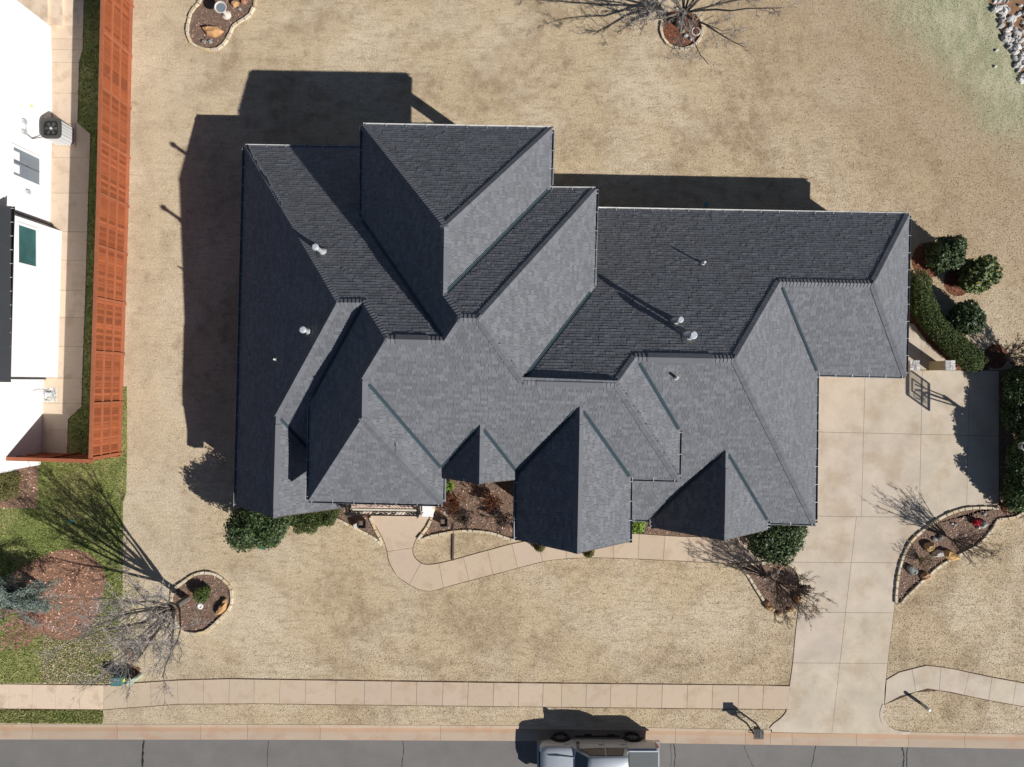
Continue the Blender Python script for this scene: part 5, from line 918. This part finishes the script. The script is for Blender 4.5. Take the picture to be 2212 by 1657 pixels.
for x, y, h, s, sd, mt, lab in ((975, 1078, 1.1, .85, 31, 'redtwig', 'rusty red leafless shrub at the corner of entry block'), (1000, 1112, .85, .6, 32, 'darktwig', 'dark brown twiggy shrub between the planter and gable'), (1086, 1118, .8, .6, 33, 'darktwig', 'dark twiggy shrub in shade beside big gable'), (1062, 1078, .8, .6, 34, 'redtwig', 'rusty shrub in the shade under the small gable'), (2170, 772, 1.35, 1.0, 35, 'darktwig', 'tangled dark leafless shrub above the evergreen bushes'), (92, 1328, 1.9, 1.25, 36, 'pinktwig', 'pinkish leafless shrub beside blue cedar'), (2163, 1090, .5, .4, 37, 'redtwig', 'rusty low shrub at the driveway corner bed'), (1725, 1265, .7, .35, 38, 'darktwig', 'small dark twiggy clump on driveway side of bed')):
    q = G(x, y); t = thing('bare_shrub', lab, 'shrub', q); branchy(q, t, h, 16, s, sd, mats=(mt, mt), trunk=0, r0=.028, sub=10, twigs=5, tl=.45, rtw=.0075, names=('stems', 'crown'))
q = G(*R6((735, 185))); m = MB(); t = thing('flower_clump', 'small clump of red flowers among pale rocks', 'flowers', q); leaf_cloud([(q.x, q.y, .18, .2, .16, .16)], .04, 'flower', 'blooms', t, 500); stems(t, q, .2, .1, 5, 'darktwig')
# weeping blue cedar in the neighbour's bed
q = G(98, 1268); t = thing('blue_cedar', 'sprawling blue-grey cedar over the neighbouring mulch bed', 'tree', q); rnd = random.Random(44); tr = MB(); tr.tube([q, q + Vector((-.1, .05, 1.0)), q + Vector((-.35, .1, 1.9)), q + Vector((-.8, .05, 2.3))], [.09, .07, .05, .03], 8); cs = []
for k in range(34):
    a = rnd.uniform(-1.25, 1.25) + (math.pi if k % 3 else 0); L = rnd.uniform(.8, 2.1); z = rnd.uniform(.9, 2.2); p = q + Vector((-.15 * z, .03, z)); pts = [p]
    for i in range(6):
        f = (i + 1) / 6; pts.append(p + Vector((math.cos(a) * L * f, math.sin(a) * L * f * .75 + rnd.uniform(-.05, .05), .25 * math.sin(f * 2.4) - .35 * f * f)))
    tr.tube(pts, [.03, .026, .022, .018, .013, .009, .005], 5)
    for pt in pts[1:]: cs.append((pt.x, pt.y, pt.z, .24, .24, .13))
tr.build('trunk', MT['bark'], t); leaf_cloud(cs, .06, 'blue', 'crown', t, 20000, (.5, 1.5), shell=.2, asp=.2)
# ------------------------------------------------------------------ pickup truck (faces left)
TX, TY, TZ = 4.14, -18.22, -.13
truck = thing('pickup_truck', 'silver crew-cab pickup with grey bed cover parked at the kerb', 'pickup', (TX, TY, TZ))
def W(x, y, z): return (TX - x, TY + y, TZ + z)           # truck axes: x forward, y towards the kerb, z up
def loft(secs, n_half):                                  # secs: list of (x, [(y,z)...] half profile from sill to centre line)
    m = MB(); vs = []; k = None
    for x, pr in secs:
        full = [(y, z) for y, z in pr] + [(-y, z) for y, z in pr[::-1]]; k = len(full); vs += [W(x, y, z) for y, z in full]
    fs = [(i * k + j, i * k + (j + 1) % k, (i + 1) * k + (j + 1) % k, (i + 1) * k + j) for i in range(len(secs) - 1) for j in range(k)]; fs += [tuple(range(k))[::-1], tuple((len(secs) - 1) * k + j for j in range(k))]; m.add(vs, fs); return m
def sec(w_, zb, zs, zt, cr): return [(w_ - .06, zb), (w_ - .01, zb + .14), (w_, (zb + zs) / 2), (w_ - .012, zs - .1), (w_ - .05, zs), (w_ - .16, zt - .02), (w_ - .30, zt), (w_ * .4, zt + cr), (0.0, zt + cr * 1.2)]
body = loft([(-2.84, sec(.93, .62, 1.2, 1.27, 0)), (-2.80, sec(.985, .55, 1.36, 1.42, 0)), (-2.2, sec(1.0, .52, 1.38, 1.44, 0)), (-1.35, sec(1.0, .5, 1.38, 1.44, 0)), (-1.3, sec(1.0, .48, 1.28, 1.34, 0)), (0, sec(1.0, .46, 1.24, 1.30, .0)), (1.2, sec(1.0, .46, 1.22, 1.31, .03)), (1.9, sec(1.0, .48, 1.16, 1.28, .04)), (2.45, sec(.985, .5, 1.08, 1.21, .04)), (2.7, sec(.94, .52, 1.0, 1.12, .03)), (2.82, sec(.86, .56, .9, .98, .0))], 9).build('body', MT['paint'], truck, smooth=True)
def csec(w_, z, wb, zb): return [(wb, zb), (wb + (w_ - wb) * .5 + .02, zb + (z - zb) * .55), (w_ + .03, z - .07), (w_ - .06, z), (w_ * .5, z + .02), (0, z + .025)]
cab = loft([(-1.36, csec(.74, 1.45, .9, 1.3)), (-1.28, csec(.76, 1.86, .93, 1.26)), (-1.0, csec(.78, 1.93, .945, 1.24)), (-.2, csec(.80, 1.965, .95, 1.24)), (.38, csec(.79, 1.95, .95, 1.24)), (.56, csec(.78, 1.87, .95, 1.24)), (1.18, csec(.80, 1.345, .95, 1.22))], 6).build('cab', MT['paint'], truck, smooth=True)
def panel(pts, mat, name, parent=truck, tint=(1, 1, 1), off=(0, 0, 0)):
    m = MB(); n = len(pts); vs = [W(*p) for p in pts]; c = sum((Vector(v) for v in vs), Vector()) / n; nr = (Vector(vs[1]) - Vector(vs[0])).cross(Vector(vs[2]) - Vector(vs[0])).normalized()
    if nr.dot(Vector((0, 0, 1)) + (c - Vector(W(0, 0, 1))) * .8) < 0: nr = -nr
    m.add([tuple(Vector(v) + nr * .016) for v in vs] + [tuple(Vector(v) - nr * .03) for v in vs], [tuple(range(n)), tuple(range(n, 2 * n))[::-1]] + [(i, (i + 1) % n, (i + 1) % n + n, i + n) for i in range(n)], tint); return m.build(name, MT[mat], parent)
panel([(.60, .74, 1.88), (.60, -.74, 1.88), (1.12, -.83, 1.42), (1.15, -.4, 1.40), (1.16, 0, 1.40), (1.15, .4, 1.40), (1.12, .83, 1.42)], 'tglass', 'windshield')
for s in (1, -1):
    panel([(.92, s * .925, 1.37), (.46, s * .845, 1.83), (-.22, s * .862, 1.845), (-.24, s * .955, 1.34)], 'tglass', 'side_window'); panel([(-.30, s * .955, 1.34), (-.28, s * .862, 1.845), (-1.05, s * .842, 1.81), (-1.2, s * .945, 1.36)], 'tglass', 'side_window')
panel([(-1.31, .66, 1.82), (-1.31, -.66, 1.82), (-1.375, -.78, 1.5), (-1.375, .78, 1.5)], 'tglass', 'rear_window'); panel([(.2, .36, 1.972), (.2, -.36, 1.972), (-.18, -.36, 1.978), (-.18, .36, 1.978)], 'tglass', 'sunroof')
m = MB(); m.box(W(-2.08, 0, 1.447), .68, .80, .018); m.build('bed_cover', MT['bedcover'], truck)
for s in (1, -1):
    m = MB(); m.beam(W(-1.38, s * .85, 1.455), W(-2.78, s * .85, 1.455), .06, .03, (1.05, 1.05, 1.05)); m.build('bed_rail', MT['paint'], truck)
    for xw in (1.78, -1.72):
        wc = Vector(W(xw, s * .93, .40)); tm = MB(); prof = [(.27, -.13), (.36, -.135), (.395, -.1), (.40, 0), (.395, .1), (.36, .135), (.27, .13)]; n = 28; vs = []
        for r, y in prof: vs += [(wc.x + r * math.cos(2 * math.pi * k / n), wc.y + y, wc.z + r * math.sin(2 * math.pi * k / n)) for k in range(n)]
        tm.add(vs, [(a * n + i, a * n + (i + 1) % n, (a + 1) * n + (i + 1) % n, (a + 1) * n + i) for a in range(len(prof) - 1) for i in range(n)]); wh = tm.build('wheel', MT['rubber'], truck); rm = MB()
        for k in range(6): a = k * math.pi / 3; rm.beam(wc + Vector((0, s * .09, 0)), wc + Vector((math.cos(a) * .27, s * .09, math.sin(a) * .27)), .06, .04, up=Vector((0, 1, 0)))
        rm.tube([wc + Vector((0, s * .03, 0)), wc + Vector((0, s * .08, 0))], .26, 20, (.4, .4, .4)); rm.build('rim', MT['chrome'], wh)
        ar = MB(); pts = [Vector(W(xw + .47 * math.cos(t), s * 1.0, .40 + .47 * math.sin(t))) for t in np.linspace(.05, math.pi - .05, 14)]; ar.tube(pts, .035, 6); ar.build('wheel_arch', MT['rubber'], truck)
        dk = MB(); ppt = [W(xw + .46 * math.cos(t), s * .985, .40 + .46 * math.sin(t)) for t in np.linspace(0, math.pi, 14)]; dk.add(ppt + [(p[0], p[1] + s * .018, p[2]) for p in ppt], [tuple(range(14)), tuple(range(14, 28))]); dk.build('wheel_well', MT['black'], truck)
    mr = MB(); c = W(1.02, s * 1.12, 1.4); mr.box(c, .07, .12, .1); mr.beam(W(1.0, s * .95, 1.36), c, .05, .04); mr.build('mirror', MT['black'], truck)
    panel([(2.68, s * .62, 1.05), (2.40, s * .90, 1.10), (2.46, s * .965, .98), (2.74, s * .80, .92)], 'chrome', 'headlight'); panel([(-2.70, s * .995, 1.30), (-2.83, s * .93, 1.28), (-2.85, s * .93, .98), (-2.72, s * 1.005, .98)], 'red', 'tail_light')
    for xd in (.0, -1.05): h = MB(); h.beam(W(xd, s * 1.01, 1.12), W(xd - .2, s * 1.01, 1.12), .03, .035); h.build('door_handle', MT['paint'], truck)
    for xd in (.62, -.5): h = MB(); h.beam(W(xd, s * 1.1, .42), W(xd - .36, s * 1.1, .42), .11, .05); h.build('side_step', MT['black'], truck)
    rb_ = MB(); rb_.beam(W(1.1, s * 1.06, .44), W(-1.1, s * 1.06, .44), .06, .06); rb_.build('running_board', MT['black'], truck)
    for xs, z0, z1 in ((1.12, .6, 1.2), (-.27, .55, 1.24), (-1.32, .6, 1.35)): sm_ = MB(); sm_.beam(W(xs, s * .998, z0), W(xs, s * .99, z1), .012, .012); sm_.build('door_seam', MT['black'], truck)
    bd = MB(); bd.box(W(1.52, s * 1.003, 1.06), .11, .008, .02, col=(1.3, 1.2, 1.1)); bd.build('fender_badge', MT['chrome'], truck)
m = MB(); m.box(W(2.84, 0, .66), .09, .92, .16); m.build('front_bumper', MT['chrome'], truck); m = MB(); m.box(W(2.80, 0, .88), .03, .6, .14); m.build('grille', MT['black'], truck); m = MB(); m.box(W(-2.9, 0, .62), .1, .93, .1); m.build('rear_bumper', MT['chrome'], truck)
for s in (1, -1): m = MB(); m.tube([W(1.15, s * .5, 1.36), W(1.9, s * .56, 1.345), (W(2.4, s * .55, 1.27))], [.03, .035, .02], 6); m.build('hood_crease', MT['paint'], truck)
# ------------------------------------------------------------------ grass blades
def tufts(name, poly, n, mat, hmin, hmax, wd, excl, prob=None, zb=.0, tint=(.75, 1.25)):
    xs = [p[0] for p in poly]; ys_ = [p[1] for p in poly]; X = RNG.uniform(min(xs), max(xs), n); Y = RNG.uniform(min(ys_), max(ys_), n); k = pip(X, Y, poly)
    for e in excl: k &= ~pip(X, Y, e)
    if prob is not None: k &= prob(X, Y)
    X, Y = X[k], Y[k]; n = len(X); A = RNG.uniform(0, 2 * math.pi, n); h = RNG.uniform(hmin, hmax, n); w_ = wd * RNG.uniform(.5, 1.4, n); l = RNG.normal(size=(n, 2)) * (h * .8)[:, None]; ca, sa = np.cos(A), np.sin(A); z = np.full(n, zb)
    V = np.stack([np.stack([X - w_ * ca, Y - w_ * sa, z], 1), np.stack([X + w_ * ca, Y + w_ * sa, z], 1), np.stack([X + l[:, 0] + w_ * ca * .5, Y + l[:, 1] + w_ * sa * .5, z + h], 1), np.stack([X + l[:, 0] - w_ * ca * .5, Y + l[:, 1] - w_ * sa * .5, z + h], 1)], 1)
    t = RNG.uniform(tint[0], tint[1], n); npmesh(name, V.reshape(-1, 3), np.arange(4 * n).reshape(n, 4), np.stack([t, t * RNG.uniform(.96, 1.03, n), t * RNG.uniform(.92, 1.05, n)], 1), MT[mat], kind='stuff')
VIEW = ring([(215, -20), (2235, -20), (2235, 1590), (215, 1590)]); gA, gB, gC = ring(GREEN), ring(GREEN2), ring(GREEN3)
kn = ring([(-100, 1563)] + [p for p in KERB_N if 0 <= p[0] <= 2211] + [(2300, 1588), (2300, 2200), (-100, 2200)])
tufts('dry_grass', VIEW, 620000, 'tuft', .012, .03, .011, HARD + [gA, gB, gC, kn], tint=(.86, 1.22))
tufts('green_grass', gA, 52000, 'gtuft', .025, .06, .02, HARD, zb=.004, tint=(.6, 1.5)); tufts('green_grass', gB, 9000, 'gtuft', .025, .06, .02, HARD, zb=.004, tint=(.6, 1.5)); tufts('green_grass', gC, 22000, 'gtuft', .03, .07, .02, HARD, zb=.004, tint=(.5, 1.3))
tufts('green_grass', ring([(215, 1240), (300, 1240), (300, 1476), (180, 1476)]), 9000, 'gtuft', .02, .05, .02, HARD, lambda X, Y: RNG.random(len(X)) < .5, tint=(.6, 1.6))
tufts('dry_grass', ring([(90, 1370), (240, 1330), (240, 1476), (90, 1476)]), 14000, 'tuft', .02, .055, .022, HARD, lambda X, Y: RNG.random(len(X)) < .6, zb=.006)
tufts('leaf_litter', VIEW, 2600, 'chip', .01, .025, .028, HARD + [gA, gB, gC, kn], lambda X, Y: np.sin(X * .9 + 1.3) * np.sin(Y * .7 + .4) + .5 * np.sin(X * 2.3 - Y * 1.9) > RNG.uniform(-.6, 1.1, len(X)), zb=.012, tint=(.35, .8))
